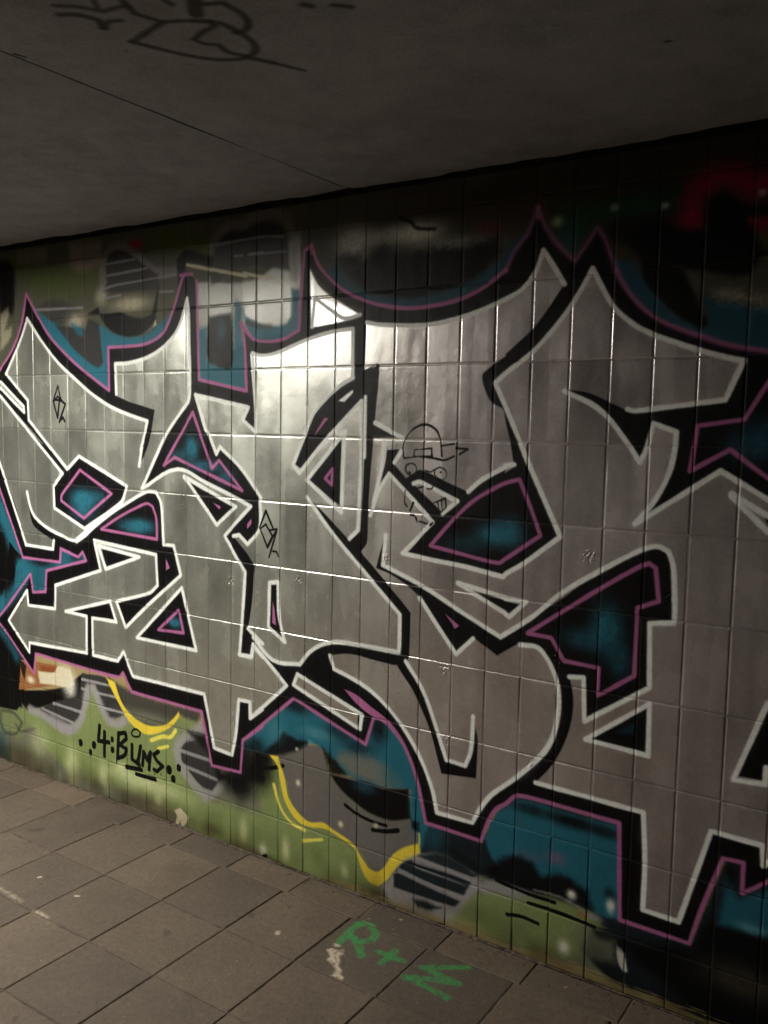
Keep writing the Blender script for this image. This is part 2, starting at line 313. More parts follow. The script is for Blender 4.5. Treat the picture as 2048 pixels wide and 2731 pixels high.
('F','K',3,1,[(466,1145),(689,1129),(499,1068)]),
('F','K',3,1,[(249,836),(523,910),(548,838),(400,830),(399,651),(358,656),(362,831)]),
('F','K',3,1,[(973,1023),(1050,783),(702,781)]),
('F','K',3,1,[(1007,1480),(1263,1384),(1173,1306)]),
('F','K',3,1,[(1826,1874),(1765,1844),(1695,1783),(1652,1740),(1620,1671),(1567,1564),(1600,1546),(1683,1635),(1795,1736),(1882,1809),(1895,1835),(1936,1917),(1873,1900)]),
('F','K',3,1,[(1927,1923),(1940,1914),(1924,1754),(1920,1721),(2025,1670),(1918,1667),(1907,1545),(1900,1423),(1896,1297),(1871,1264),(1996,1154),(2085,1074),(2082,921),(2044,926),(2042,1062),(1873,1209),(1745,1321),(1631,1443),(1723,1377),(1823,1300),(1868,1336),(1874,1432),(1880,1555),(1884,1764),(1886,1840)]),
('F','K',3,1,[(1820,2048),(1880,2064),(1873,1899),(1926,1923),(1834,1841)]),
('F','S',3,1,[(1826,1831),(1766,1794),(1790,1791),(1827,1823)]),
('F','K',3,1,[(1780,1658),(1777,1422),(1636,1506)]),
('F','K',3,1,[(1975,1628),(2025,1630),(2002,1584),(2054,1533),(2107,1566),(2141,1558),(2289,1500),(2329,1527),(2379,1557),(2427,1581),(2425,1569),(2457,1588),(2419,1740),(2411,1766),(2371,1789),(2338,1841),(2332,1871),(2337,1883),(2415,1933),(2412,1937),(2500,2011),(2564,2090),(2599,2139),(2630,2194),(2687,2182),(2653,2123),(2625,2079),(2568,2008),(2503,1948),(2414,1883),(2380,1852),(2421,1761),(2418,1770),(2494,1616),(2605,1381),(2495,1291),(2436,1255),(2426,1244),(2291,1261),(2171,1270),(2069,1281),(2164,1392),(2072,1473),(1983,1547),(1955,1498),(1926,1446),(1966,1575)]),
('F','S',3,1,[(2085,1516),(2108,1523),(2252,1467),(2201,1424)]),
('F','K',3,1,[(1975,1337),(1966,1227),(2130,1172),(2266,1111),(2427,1042),(2443,1053),(2534,1120),(2616,1183),(2743,1283),(2863,1356),(2913,1373),(2940,1361),(2956,1324),(2967,1184),(2965,1170),(2898,1156),(2905,964),(2722,836),(2714,959),(2667,950),(2680,878),(2668,781),(2626,675),(2565,591),(2544,562),(2434,516),(2450,549),(2504,599),(2567,666),(2603,716),(2629,798),(2633,889),(2615,951),(2581,1006),(2554,1027),(2494,1028),(2445,997),(2416,976),(2328,1022),(2268,962),(2183,1063),(2109,1142),(2021,1190),(1940,1214)]),
('F','K',3,1,[(2308,1180),(2442,1165),(2440,1161),(2492,1154),(2452,1118),(2441,1124),(2443,1128)]),
('F','K',3,1,[(2608,1828),(2675,1820),(2749,1792),(2807,1767),(2826,1761),(2885,1769),(2884,1731),(2868,1650),(2851,1617),(2816,1676),(2751,1748),(2706,1780),(2651,1808)]),
('F','K',3,1,[(3195,1484),(3298,1440),(3301,1398),(3204,1466)]),
('F','K',3,1,[(3232,962),(3164,757),(3232,761),(3234,798),(3333,848),(3323,1019)]),
('F','K',3,1,[(2908,909),(2913,769),(2737,769)]),
('F','tb',8,0.5,[(2876,856),(2876,814),(2817,807)]),
('F','K',3,1,[(2038,880),(2070,902),(2139,815),(2199,688),(2239,592),(2312,582),(2334,641),(2343,732),(2355,683),(2354,553),(2222,538),(2175,672),(2115,782)]),
('F','S',3,1,[(1590,774),(1887,676),(1882,621),(1569,728)]),
('F','K',3,1,[(1874,666),(1884,665),(1878,641),(1871,642)]),
('F','K',3,1,[(3183,1839),(3129,1743),(3007,1724),(2994,1599),(3097,1661),(3197,1588),(3332,1508),(3301,2026)]),
('B','tb',0.8,72,51,3153,1675),
('B','tb',0.7,62,58,3206,1710),
('B','T',1,105,50,351,1358),
('B','T',0.8,77,43,339,1307),
('B','T',0.5,64,28,449,1378),
('B','T',1,94,34,726,1266),
('B','T',0.7,81,27,656,1260),
('B','T',1,45,57,1030,1604),
('B','T',0.8,96,25,1110,1537),
('B','T',0.7,51,31,1222,1498),
('B','T',0.6,55,26,958,1576),
('B','T',1,42,26,930,877),
('B','T',1,73,38,2396,1370),
('B','T',0.8,60,50,2443,1382),
('B','T',0.4,87,31,2289,1329),
('B','T',0.9,53,81,2774,1119),
('B','T',0.6,75,39,2707,1075),
('B','T',0.6,38,57,2817,1030),
('F','P',3,1,[(878,1145),(903,1104),(878,1090)]),
('F','P',3,1,[(1149,1394),(1191,1380),(1186,1369)]),
('F','P',3,1,[(1354,1343),(1354,1324),(1333,1302),(1333,1319)]),
('F','P',3,1,[(1703,1735),(1725,1733),(1657,1667)]),
('F','P',3,1,[(2222,1087),(2274,1056),(2260,1043)]),
('F','K',3,1,[(1450,1097),(1487,1101),(1496,973),(1515,895),(1447,936)]),
('F','P',3,1,[(1467,1035),(1486,940),(1462,950)]),
('L','W',16,4,1,0,[(-84,1113),(122,1111),(129,1151)]),
('L','W',16,4,1,0,[(-293,1840),(201,1467)]),
('L','W',16,4,1,0,[(-67,1366),(-41,1289),(-12,1253),(72,1211),(177,1183),(296,1167),(468,1274),(637,1358),(767,1415),(820,1416),(851,1375),(867,1199),(926,1200),(967,1081),(732,903),(624,813),(566,921),(782,986),(827,1022),(818,1152),(418,1178),(459,1047),(135,942),(129,831),(-75,821),(-83,893),(-238,725),(-76,590),(-72,638),(358,656)]),
('L','W',16,4,1,0,[(356,656),(359,826),(208,829),(523,916),(562,829),(400,824),(400,653),(569,654),(607,702),(667,605),(678,602),(1100,604),(1136,471),(1158,390),(1255,382),(1276,468),(1292,617),(1351,619),(1352,553),(1417,603),(1354,555),(1482,668),(1538,719),(1465,777),(1367,854),(1355,799),(1317,800),(1293,800)]),
('L','W',16,4,1,0,[(-354,1633),(-281,1497),(-84,1113)]),
('L','W',16,4,1,0,[(-215,1923),(-49,1798),(-46,1706),(129,1571),(236,1488),(322,1549),(638,1432),(606,1363),(353,1226),(139,1305),(134,1403),(201,1466)]),
('L','W',16,4,1,0,[(-215,1923),(-147,2009),(-88,2088),(-40,2174),(10,2120),(96,2038),(186,1964),(307,1888),(436,1815),(540,1770),(642,1740),(772,1711),(755,1656),(730,1589),(738,1602),(719,1521)]),
('L','W',16,4,1,0,[(577,1824),(572,1952),(645,1953),(744,1967),(830,1994),(896,2030),(942,2066),(978,2120),(1007,2199),(1016,2137),(1019,2013),(1018,1800),(977,1756),(893,1668),(836,1585),(733,1425),(953,1518),(1110,1471),(1239,1431),(1351,1391),(1281,1328),(1214,1265),(1265,1202),(1324,1133),(1316,1032),(1308,937),(1295,800),(1360,803),(1368,845),(1415,811)]),
('L','W',16,4,1,0,[(1053,1819),(1110,1681),(1127,1663),(1169,1586),(1188,1614),(1297,1538),(1403,1428),(1398,1416),(1396,1309),(1336,1243),(1292,1276),(1261,1269)]),
('L','W',16,4,1,0,[(1058,1817),(1196,1794),(1337,1769),(1309,1721),(1374,1677),(1374,1750),(1356,1973)]),
('L','W',16,4,1,0,[(1356,1973),(1400,1963),(1470,1969),(1619,2013),(1734,2036),(1823,2043),(1825,1874)]),
('L','W',16,4,1,0,[(1339,911),(1415,863),(1367,880),(1469,806),(1601,812),(1650,869),(1708,905),(1781,925),(2040,928),(2042,948),(2042,1062),(1873,1209),(1745,1321),(1627,1443)]),
('L','W',16,4,1,1,[(445,1156),(714,1132),(494,1056)]),
('L','W',16,4,1,1,[(973,1029),(1055,779),(695,778)]),
('L','W',16,4,1,1,[(989,1488),(1273,1385),(1171,1306)]),
('L','W',16,4,1,0,[(1826,1874),(1765,1844),(1681,1777),(1652,1746),(1620,1682),(1560,1559),(1590,1531),(1683,1629),(1865,1794),(1867,1554),(1858,1340),(1822,1306)]),
('L','W',16,4,1,0,[(1795,1686),(1626,1506),(1784,1397),(1793,1686)]),
('L','W',16,4,1,0,[(1880,1807),(1881,1599)]),
('L','W',16,4,1,1,[(1450,1105),(1492,1113),(1499,974),(1527,886),(1444,932)]),
('L','W',16,4,1,0,[(2036,1625),(2005,1585)]),
('L','W',16,4,1,0,[(1924,1718),(2041,1666)]),
('L','W',16,4,1,0,[(1964,1656),(1953,1563),(1923,1441)]),
('L','W',16,4,1,0,[(1910,1396),(1948,1492),(1985,1546),(2072,1472),(2164,1392),(2048,1276),(2171,1264),(2291,1255),(2429,1236),(2437,1246),(2496,1285),(2616,1381),(2494,1619),(2418,1775),(2380,1848)]),
('L','W',16,4,1,0,[(2295,1501),(2329,1531),(2379,1562),(2427,1587),(2424,1591),(2454,1595)]),
('L','W',16,4,1,0,[(2085,1517),(2109,1524),(2255,1467),(2200,1422)]),
('L','W',16,4,1,0,[(1977,1332),(1967,1227),(2130,1171),(2266,1110),(2426,1040),(2443,1053),(2534,1121),(2625,1206),(2743,1287),(2863,1361),(2913,1378),(2945,1366),(2960,1325),(2971,1184),(2970,1163),(2901,1152),(2909,962),(2717,822),(2709,958),(2664,952)]),
('L','W',16,4,1,0,[(2265,1198),(2442,1170),(2439,1168),(2511,1166),(2455,1110),(2441,1117),(2444,1118),(2265,1197)]),
('L','W',16,4,1,0,[(2120,1130),(2183,1054),(2266,959),(2328,1021)]),
('L','W',16,4,1,0,[(2495,1026),(2554,1027),(2581,1006),(2615,951),(2632,889),(2628,797),(2603,716),(2567,666),(2504,597),(2461,557),(2409,508),(2370,449),(2345,398),(2208,396),(2187,474),(2126,589),(2046,684),(1944,761),(1868,793),(1761,822),(1742,869)]),
('L','W',16,4,1,0,[(2070,902),(2139,815),(2199,688),(2240,590),(2312,586),(2331,640),(2336,760)]),
('L','W',16,4,1,1,[(1590,773),(1890,675),(1879,622),(1571,728)]),
('L','W',16,4,1,0,[(2613,1822),(2707,1779),(2751,1744),(2811,1672),(2850,1618),(2867,1654),(2885,1729),(2950,1706),(2948,1652),(2934,1585),(2901,1513),(2845,1438),(3075,1602),(3200,1531),(3296,1477)]),
('L','W',16,4,1,0,[(2807,1769),(2828,1764),(3077,1795),(3119,1899),(3033,1921),(2946,1951),(2870,1980),(2809,2014),(2751,2067),(2710,2133),(2685,2178),(2653,2121),(2606,2052),(2543,1980),(2503,1941),(2414,1878),(2380,1850)]),
('L','W',16,4,1,0,[(2599,2139),(2560,2200),(2528,2244),(2504,2181),(2459,2132),(2406,2107),(2294,2070),(2208,2051),(2119,2042),(2000,2046),(1929,2053),(1880,2062)]),
('L','W',16,4,1,0,[(1853,2089),(1788,2080),(1725,2113),(1654,2159),(1642,2057)]),
('L','W',16,4,1,0,[(3107,1541),(3202,1487),(3298,1444)]),
('L','W',16,4,1,0,[(3107,1534),(3205,1444)]),
('L','W',16,4,1,0,[(3231,978),(3154,745),(3236,751),(3237,799)]),
('L','W',16,4,1,1,[(2912,914),(2915,759),(2723,767)]),
('L','W',16,4,1,0,[(2565,591),(2758,587),(2909,584),(2921,433),(2921,286),(3027,285),(3067,439),(3103,581),(3240,578),(3246,522),(3256,534),(3348,597)]),
('L','W',16,4,1,0,[(-259,1885),(-81,1769),(-79,1741),(-266,1859)]),
('L','W',26,4,1,0,[(296,1167),(468,1274),(596,1349)]),
('L','W',13,5,1,0,[(2630,838),(2617,755),(2567,666),(2504,599)]),
('L','W',18,5,0.7,0,[(989,1488),(1110,1445)]),
('L','W',18,14,0.5,0,[(1925,1661),(2029,1658)]),
('L','W',14,4,1,0,[(1882,622),(1887,675)]),
('L','W',9,8,0.7,0,[(3111,1537),(3162,1510)]),
('L','P',14,4,0.95,0,[(-344,1882),(-263,1945),(-158,2039),(-80,2160),(-45,2287),(18,2206),(109,2101),(221,2013),(352,1933),(531,1838),(529,2023),(646,2023),(773,2031),(868,2069),(924,2148),(979,2275),(995,2294)]),
('L','P',14,4,0.95,0,[(970,2292),(1037,2291)]),
('L','P',14,4,0.95,0,[(1060,2263),(1067,2073),(1073,1878),(1328,1832),(1315,2026),(1296,2092),(1360,2024),(1312,2066),(1360,2026),(1423,2014),(1508,2020),(1582,2048),(1592,2183),(1604,2327),(1635,2343),(1666,2277),(1724,2218),(1794,2169),(1895,2128),(1993,2106),(2062,2099),(2147,2102),(2235,2114),(2320,2143),(2406,2195)]),
('L','P',14,4,0.95,0,[(-384,1547),(-286,1369),(-111,1050),(173,1055),(179,1119),(306,1092),(337,1119),(361,1081),(71,1004),(60,903),(-36,889),(-54,975),(-310,739),(-365,711),(-312,699),(-42,492),(-26,592),(574,582),(603,608),(656,536),(661,532),(1086,528),(1145,313),(1302,321),(1314,457),(1417,533),(1319,460),(1572,676),(1907,571),(1939,675),(1986,678),(2047,633),(2095,564),(2129,482),(2150,408),(2165,349),(2379,345),(2400,414),(2433,471),(2463,494),(2504,533),(2839,533),(2854,232),(3060,230),(3093,361),(3139,512),(3194,515),(3195,427),(3259,480),(3350,558)]),
('L','P',14,4,0.95,0,[(3301,2026),(3183,1839),(3129,1743),(3007,1724),(2994,1599),(3097,1661),(3197,1588),(3332,1508)]),
('L','P',14,4,0.95,1,[(326,1488),(539,1393),(349,1272),(190,1341),(193,1366)]),
('L','P',14,4,0.95,1,[(468,1232),(584,1293),(687,1338),(766,1365),(800,1355),(822,1307),(826,1218)]),
('L','P',14,4,0.95,1,[(954,934),(982,841),(830,832)]),
('L','P',14,4,0.95,1,[(1038,1749),(1145,1529),(1184,1562),(1306,1450),(934,1565),(869,1530)]),
('L','P',14,4,0.95,1,[(1742,1552),(1710,1516),(1740,1495)]),
('L','P',14,4,0.95,1,[(2157,1312),(2245,1409),(2313,1471),(2386,1516),(2429,1537),(2475,1549),(2516,1462),(2551,1379),(2435,1295),(2411,1279)]),
('L','P',14,4,0.95,1,[(2520,1067),(2653,1166),(2773,1253),(2865,1315),(2892,1327),(2911,1315),(2924,1220),(2864,1193),(2863,1188),(2864,990),(2756,910),(2755,995),(2644,999),(2600,1064)]),
('L','P',14,9,0.65,0,[(2406,2195),(2434,2248),(2474,2296),(2504,2368),(2536,2304),(2578,2249),(2630,2201),(2667,2250),(2694,2292),(2714,2263),(2756,2165)]),
('L','P',14,7,0.8,0,[(2756,2165),(2786,2114),(2830,2062),(2877,2024),(2944,1991),(3010,1966),(3073,1943),(3178,1922),(3417,1880)]),
('F','P',3,1,[(1799,759),(1848,749),(1925,717),(1993,686),(2051,634),(2081,584),(2051,617),(1987,663),(1925,680),(1869,709)]),
('L','P',15,10,0.7,0,[(2505,2372),(2506,2344)]),
('L','P',16,8,0.8,0,[(1633,2340),(1637,2318)]),
('L','K',10,2,1,0,[(178,1862),(143,1794),(173,1719),(188,1798),(159,1800)]),
('L','K',10,2,1,0,[(178,1862),(202,1798),(230,1781),(185,1700)]),
('L','K',10,2,1,0,[(147,1794),(176,1816),(199,1794)]),
('L','K',10,2,1,0,[(196,1709),(211,1721),(225,1702)]),
('L','K',8,2,1,0,[(1428,1379),(1397,1313),(1437,1241),(1462,1285),(1428,1328),(1403,1310)]),
('L','K',8,2,1,0,[(1428,1379),(1464,1316)]),
('L','K',8,2,1,0,[(1448,1307),(1484,1314),(1437,1240)]),
('L','K',8,2,1,0,[(1482,1305),(1445,1202)]),
('L','K',8,2,1,0,[(1465,1228),(1483,1227),(1493,1210)]),
('L','K',6,2,1,0,[(2043,1607),(2041,1642),(2066,1688),(2118,1715),(2165,1702),(2186,1667),(2194,1613)]),
('L','K',6,2,1,0,[(2046,1601),(2100,1607),(2161,1605),(2204,1600),(2239,1614)]),
('L','K',6,2,1,0,[(2084,1610),(2087,1630),(2154,1637),(2155,1612)]),
('L','K',6,2,1,0,[(2084,1609),(2156,1611)]),
('L','K',6,2,1,0,[(2247,1640),(2288,1638),(2259,1621)]),
('L','K',6,2,1,0,[(2190,1646),(2238,1654)]),
('L','K',6,2,1,0,[(2072,1585),(2088,1581),(2096,1569),(2095,1558),(2086,1548),(2070,1544),(2058,1552),(2052,1565),(2056,1578),(2072,1585)]),
('L','K',6,2,1,0,[(2186,1576),(2202,1571),(2212,1559),(2211,1545),(2201,1535),(2181,1539),(2166,1551),(2168,1567),(2186,1576)]),
('L','K',6,2,1,0,[(2129,1563),(2153,1559),(2165,1567)]),
('L','K',6,2,1,0,[(2052,1492),(2051,1449),(2060,1438)]),
('L','K',6,2,1,0,[(2165,1456),(2210,1474),(2213,1444),(2194,1426)]),
('L','K',6,2,1,0,[(2180,1463),(2187,1431)]),
('L','K',6,2,1,0,[(2195,1468),(2198,1437)]),
('L','K',6,2,1,0,[(2073,1424),(2085,1451)]),
('L','K',6,2,1,0,[(2076,1410),(2089,1409)]),
('L','K',6,2,1,0,[(2096,1404),(2102,1389)]),
('L','K',6,2,1,0,[(2112,1390),(2143,1385)]),
('L','K',6,2,1,0,[(2096,1500),(2121,1508)]),
('L','K',6,2,1,0,[(2140,1502),(2157,1502),(2167,1521)]),
('L','K',6,2,1,0,[(2155,1381),(2164,1390)]),
('L','K',8,2,1,0,[(2068,1554),(2071,1552)]),
('L','K',8,2,1,0,[(2189,1560),(2192,1559)]),
]
CEILING_PAINT = [
('L','K',17,8,0.9,0,[(2070,-1357),(2100,-1338),(2118,-1302),(2099,-1270)]),
('L','K',14,8,0.9,0,[(2095,-1272),(2131,-1284),(2156,-1275)]),
('L','K',12,8,0.9,0,[(2094,-1387),(2129,-1360),(2156,-1321),(2215,-1313)]),
('L','K',14,8,0.9,0,[(2226,-1328),(2204,-1281),(2223,-1226),(2281,-1199),(2307,-1179),(2302,-1158),(2256,-1149),(2219,-1134),(2223,-1109),(2244,-1090),(2237,-1047),(2256,-1016)]),
('L','K',16,8,0.9,0,[(2223,-1226),(2096,-1195)]),
('L','K',16,8,0.9,0,[(2278,-1197),(2318,-1164),(2324,-1124),(2316,-1059),(2294,-1026),(2253,-1009),(2192,-1030),(2145,-1088),(2096,-1195)]),
('L','K',15,8,0.9,0,[(2343,-1240),(2386,-1221),(2386,-1169),(2370,-1132),(2340,-1111),(2316,-1113)]),
('L','K',18,8,0.9,0,[(2253,-1009),(2283,-955)]),
('L','K',12,8,0.9,0,[(2283,-955),(2315,-887)]),
('L','K',29,8,0.9,0,[(2350,-1263),(2305,-1213)]),
('L','K',17,8,0.9,0,[(2515,-1134),(2523,-1122)]),
('L','K',14,8,0.9,0,[(2563,-1102),(2586,-1080)]),
('L','K',14,8,0.9,0,[(2299,-1294),(2296,-1269)]),
('L','K',10,8,0.9,0,[(2184,-1365),(2160,-1335)]),
('L','K',13,4,0.9,0,[(1814,-1284),(1819,-1267)]),
('L','K',13,4,0.8,0,[(3058,-613),(3063,-612)]),
]
FLOOR_PAINT = [
('L','chalk',27,6,0.75,0,[(1998,-144),(2002,-230),(2012,-296)]),
('L','chalk',26,6,0.75,0,[(2020,-228),(2064,-253),(2114,-301)]),
('L','chalk',27,6,0.75,0,[(2003,-149),(2035,-138),(2079,-169),(2091,-211),(2063,-234),(2023,-232)]),
('L','chalk',25,6,0.75,0,[(2143,-251),(2234,-247)]),
('L','chalk',25,6,0.75,0,[(2187,-214),(2188,-292)]),
('L','chalk',24,6,0.75,0,[(2423,-155),(2306,-237),(2372,-241),(2439,-244),(2358,-276),(2285,-313),(2364,-314),(2445,-324)]),
('F','cream2',5,0.9,[(1998,-339),(2011,-322),(2037,-321),(2046,-307),(2059,-327),(2056,-347),(2076,-364),(2085,-386),(2108,-398),(2116,-418),(2134,-422),(2136,-438),(2115,-439),(2095,-439),(2091,-417),(2069,-398),(2051,-388),(2033,-382),(2032,-360)]),
('L','gum',29,10,0.8,0,[(488,-384),(510,-359)]),
('L','cream2',10,3,0.9,0,[(844,-603),(846,-596)]),
('L','cream2',11,3,0.9,0,[(1065,-604),(1075,-599)]),
('L','cream2',17,5,0.7,0,[(1811,-364),(1807,-356)]),
('L','cream2',15,8,0.5,0,[(1028,-749),(1102,-751)]),
('L','cream2',14,10,0.35,0,[(799,-731),(935,-739)]),
('L','gum',27,12,0.5,0,[(461,-198),(477,-186)]),
('L','cream2',7,3,0.6,0,[(2101,-50),(2104,-48)]),
('L','cream2',7,3,0.6,0,[(2006,-111),(2009,-109)]),
('L','cream2',7,4,0.6,0,[(2716,-69),(2719,-65)]),
]
def smooth_path(pts, closed):
    """Hermite-round the gentle bends of a traced path, keep its sharp corners."""
    P = np.array(pts, float); n = len(P)
    if n < 3: return P
    prv = np.roll(P, 1, 0); nxt = np.roll(P, -1, 0)
    a = P - prv; b = nxt - P
    la = np.linalg.norm(a, axis=1) + 1e-9; lb = np.linalg.norm(b, axis=1) + 1e-9
    cosv = (a * b).sum(1) / (la * lb)
    soft = cosv > 0.72
    if not closed: soft[0] = soft[-1] = False
    tang = (a / la[:, None] + b / lb[:, None]); tang /= np.linalg.norm(tang, axis=1)[:, None] + 1e-9
    out = []
    for k in range(n if closed else n - 1):
        q = (k + 1) % n; L = np.linalg.norm(P[q] - P[k])
        if not (soft[k] or soft[q]):
            out.append(P[k]); continue
        d = (P[q] - P[k])
        m0 = tang[k] * min(L, 1.5 * min(la[k], lb[k])) if soft[k] else d
        m1 = tang[q] * min(L, 1.5 * min(la[q], lb[q])) if soft[q] else d
        for t in np.arange(5) / 5.0:
            out.append((2*t**3-3*t*t+1)*P[k] + (t**3-2*t*t+t)*m0 + (-2*t**3+3*t*t)*P[q] + (t**3-t*t)*m1)
    if not closed: out.append(P[-1])
    return np.array(out)

class Canvas:
    """A painted sheet: colour and metal/gloss layers in surface millimetres."""
    def __init__(s, u0, u1, v0, v1, step, base):
        s.u0, s.v0, s.step = u0, v0, step
        s.w = int((u1 - u0) / step); s.h = int((v1 - v0) / step)
        s.img = np.empty((s.h, s.w, 5), np.float32); s.img[:] = base
        rs = np.random.RandomState(5)
        g = rs.rand(s.h // 30 + 3, s.w // 30 + 3); yi = np.arange(s.h) / 30; xi = np.arange(s.w) / 30; a = yi.astype(int); b = xi.astype(int); fy = (yi - a)[:, None]; fx = (xi - b)[None]
        s.wob = ((g[a][:, b] * (1 - fx) + g[a][:, b + 1] * fx) * (1 - fy) + (g[a + 1][:, b] * (1 - fx) + g[a + 1][:, b + 1] * fx) * fy).astype(np.float32) - .5
        s.noise = sum(np.kron(rs.rand(s.h // k + 2, s.w // k + 2), np.ones((k, k)))[:s.h, :s.w] * wt for k, wt in ((2, .35), (5, .35), (12, .3))).astype(np.float32) - .5
    def box(s, lo, hi, pad):
        x0 = max(0, int((lo[0] - pad - s.u0) / s.step)); x1 = min(s.w, int((hi[0] + pad - s.u0) / s.step) + 2)
        y0 = max(0, int((lo[1] - pad - s.v0) / s.step)); y1 = min(s.h, int((hi[1] + pad - s.v0) / s.step) + 2)
        return x0, x1, y0, y1
    def grid(s, x0, x1, y0, y1):
        return (s.u0 + (np.arange(x0, x1) + .5) * s.step)[None, :], (s.v0 + (np.arange(y0, y1) + .5) * s.step)[:, None]
    def segdist(s, D, ox, oy, A, Bp, R):
        x0, x1, y0, y1 = s.box(np.minimum(A, Bp), np.maximum(A, Bp), R)
        x0 = max(x0, ox); y0 = max(y0, oy); x1 = min(x1, ox + D.shape[1]); y1 = min(y1, oy + D.shape[0])
        if x1 <= x0 or y1 <= y0: return
        X, Y = s.grid(x0, x1, y0, y1); d = Bp - A; L = d @ d + 1e-9
        t = np.clip(((X - A[0]) * d[0] + (Y - A[1]) * d[1]) / L, 0, 1)
        dist = np.hypot(X - A[0] - t * d[0], Y - A[1] - t * d[1])
        sub = D[y0 - oy:y1 - oy, x0 - ox:x1 - ox]; np.minimum(sub, dist, out=sub)
    def blend(s, x0, x1, y0, y1, alpha, col):
        reg = s.img[y0:y1, x0:x1]; al = alpha[..., None].astype(np.float32); reg *= 1 - al; reg += al * np.array(col, np.float32)
    def edge(s, sd, soft, x0, x1, y0, y1):
        sd = sd + s.wob[y0:y1, x0:x1] * 5
        if soft > 8: sd = sd + s.noise[y0:y1, x0:x1] * soft * .8
        t = np.clip(.5 - sd / (2 * soft), 0, 1); return t * t * (3 - 2 * t)
    def line(s, pts, width, col, soft=3, alpha=1, closed=False, halo=0):
        P = smooth_path(pts, closed); R = width / 2 + soft + 2 * s.step
        x0, x1, y0, y1 = s.box(P.min(0), P.max(0), R)
        if x1 <= x0 or y1 <= y0: return
        R += 40 if halo else 0
        x0, x1, y0, y1 = s.box(P.min(0), P.max(0), R)
        D = np.full((y1 - y0, x1 - x0), R + 50, np.float32)
        for k in range(len(P) if closed else len(P) - 1): s.segdist(D, x0, y0, P[k], P[(k + 1) % len(P)], R)
        if halo:      # overspray mist beside the line
            s.blend(x0, x1, y0, y1, np.clip(1 - (D - width / 2) / 34, 0, 1) ** 2 * halo * np.clip(.5 + s.noise[y0:y1, x0:x1] * 1.6, 0, 1), col)
        width = width * (1 + s.wob[y0:y1, x0:x1] * .4)
        s.blend(x0, x1, y0, y1, s.edge(D - width / 2 + s.noise[y0:y1, x0:x1] * 2.0, soft, x0, x1, y0, y1) * alpha, col)
    def fill(s, pts, col, soft=3, alpha=1):
        P = smooth_path(pts, True); R = soft * 2 + 2 * s.step
        x0, x1, y0, y1 = s.box(P.min(0), P.max(0), R)
        if x1 <= x0 or y1 <= y0: return
        X, Y = s.grid(x0, x1, y0, y1); ins = np.zeros((y1 - y0, x1 - x0), bool)
        D = np.full(ins.shape, R, np.float32); yy = Y[:, 0]
        for k in range(len(P)):
            A, Bp = P[k], P[(k + 1) % len(P)]
            if A[1] != Bp[1]:
                rows = np.nonzero((A[1] > yy) != (Bp[1] > yy))[0]
                if len(rows):
                    xc = A[0] + (yy[rows] - A[1]) / (Bp[1] - A[1]) * (Bp[0] - A[0])
                    ins[rows] ^= X < xc[:, None]
            s.segdist(D, x0, y0, A, Bp, R)
        s.blend(x0, x1, y0, y1, s.edge(np.where(ins, -D, D), soft, x0, x1, y0, y1) * alpha, col)
    def spray(s, u, v, ru, rv, col, alpha):
        c = np.array([u, v]); r = np.array([ru, rv]) * 1.7
        x0, x1, y0, y1 = s.box(c - r, c + r, 0)
        if x1 <= x0 or y1 <= y0: return
        X, Y = s.grid(x0, x1, y0, y1); q = ((X - u) / ru) ** 2 + ((Y - v) / rv) ** 2
        a = np.clip(np.exp(-q * 1.1) * 1.25 - .06, 0, 1) * alpha
        a = np.clip(a * (1 + s.noise[y0:y1, x0:x1] * .5), 0, 1)
        s.blend(x0, x1, y0, y1, a, col)
    def run(s, ops, pal):
        for o in ops:
            c = pal[o[1]]
            if o[0] == 'F': s.fill(o[4], c, o[2], o[3])
            elif o[0] == 'L': s.line(o[6], o[2], c, o[3], o[4], o[5], .13 if o[1] in 'WP' else 0)
            else: s.spray(o[5], o[6], o[3], o[4], c, o[2])

# paint colours as display-referred r, g, b, then metal share and roughness
PAL = {
 'K': (.035,.035,.04,0,.46), 'S': (.635,.64,.625,.68,.38), 'Sd': (.52,.51,.48,.7,.42), 'Srefl': (.80,.79,.76,.75,.30), 'greygreen': (.36,.36,.30,.1,.4), 'W': (.90,.915,.90,0,.45), 'P': (.66,.39,.57,0,.48),
 'T': (.14,.38,.45,0,.48), 'Tl': (.32,.55,.58,0,.45), 'tb': (.13,.29,.37,0,.5), 'G': (.475,.53,.335,0,.5), 'green': (.29,.34,.16,0,.5), 'dgreen': (.08,.26,.16,0,.5), 'olive': (.30,.30,.25,0,.5), 'olived': (.22,.19,.14,0,.5),
 'shade': (.30,.30,.27,0,.5), 'shadeb': (.24,.24,.22,0,.5), 'ash': (.84,.84,.79,0,.5), 'rose': (.56,.49,.47,0,.5), 'cream': (.80,.77,.66,0,.5), 'red': (.66,.06,.18,0,.5), 'lav': (.50,.48,.51,0,.5),
 'D': (.20,.20,.20,0,.45), 'grey': (.34,.34,.29,.1,.45), 'A': (.40,.385,.37,0,.45), 'lgrey': (.58,.57,.58,0,.5), 'greyg': (.42,.43,.36,0,.5), 'Y': (.86,.77,.26,0,.45), 'Yl': (.85,.81,.36,0,.45),
 'O': (.55,.37,.23,0,.5), 'brown': (.50,.28,.16,0,.5), 'pale': (.74,.77,.58,0,.5), 'dirt': (.34,.31,.23,0,.7), 'dun': (.47,.43,.38,0,.5), 'N': (.09,.12,.14,0,.5), 'plum': (.42,.36,.46,0,.5),
 'chalk': (.20,.58,.30,0,.9), 'cream2': (.80,.74,.66,0,.9), 'gum': (.20,.18,.17,0,.8), 'tile': (.60,.54,.38,0,.4),
}
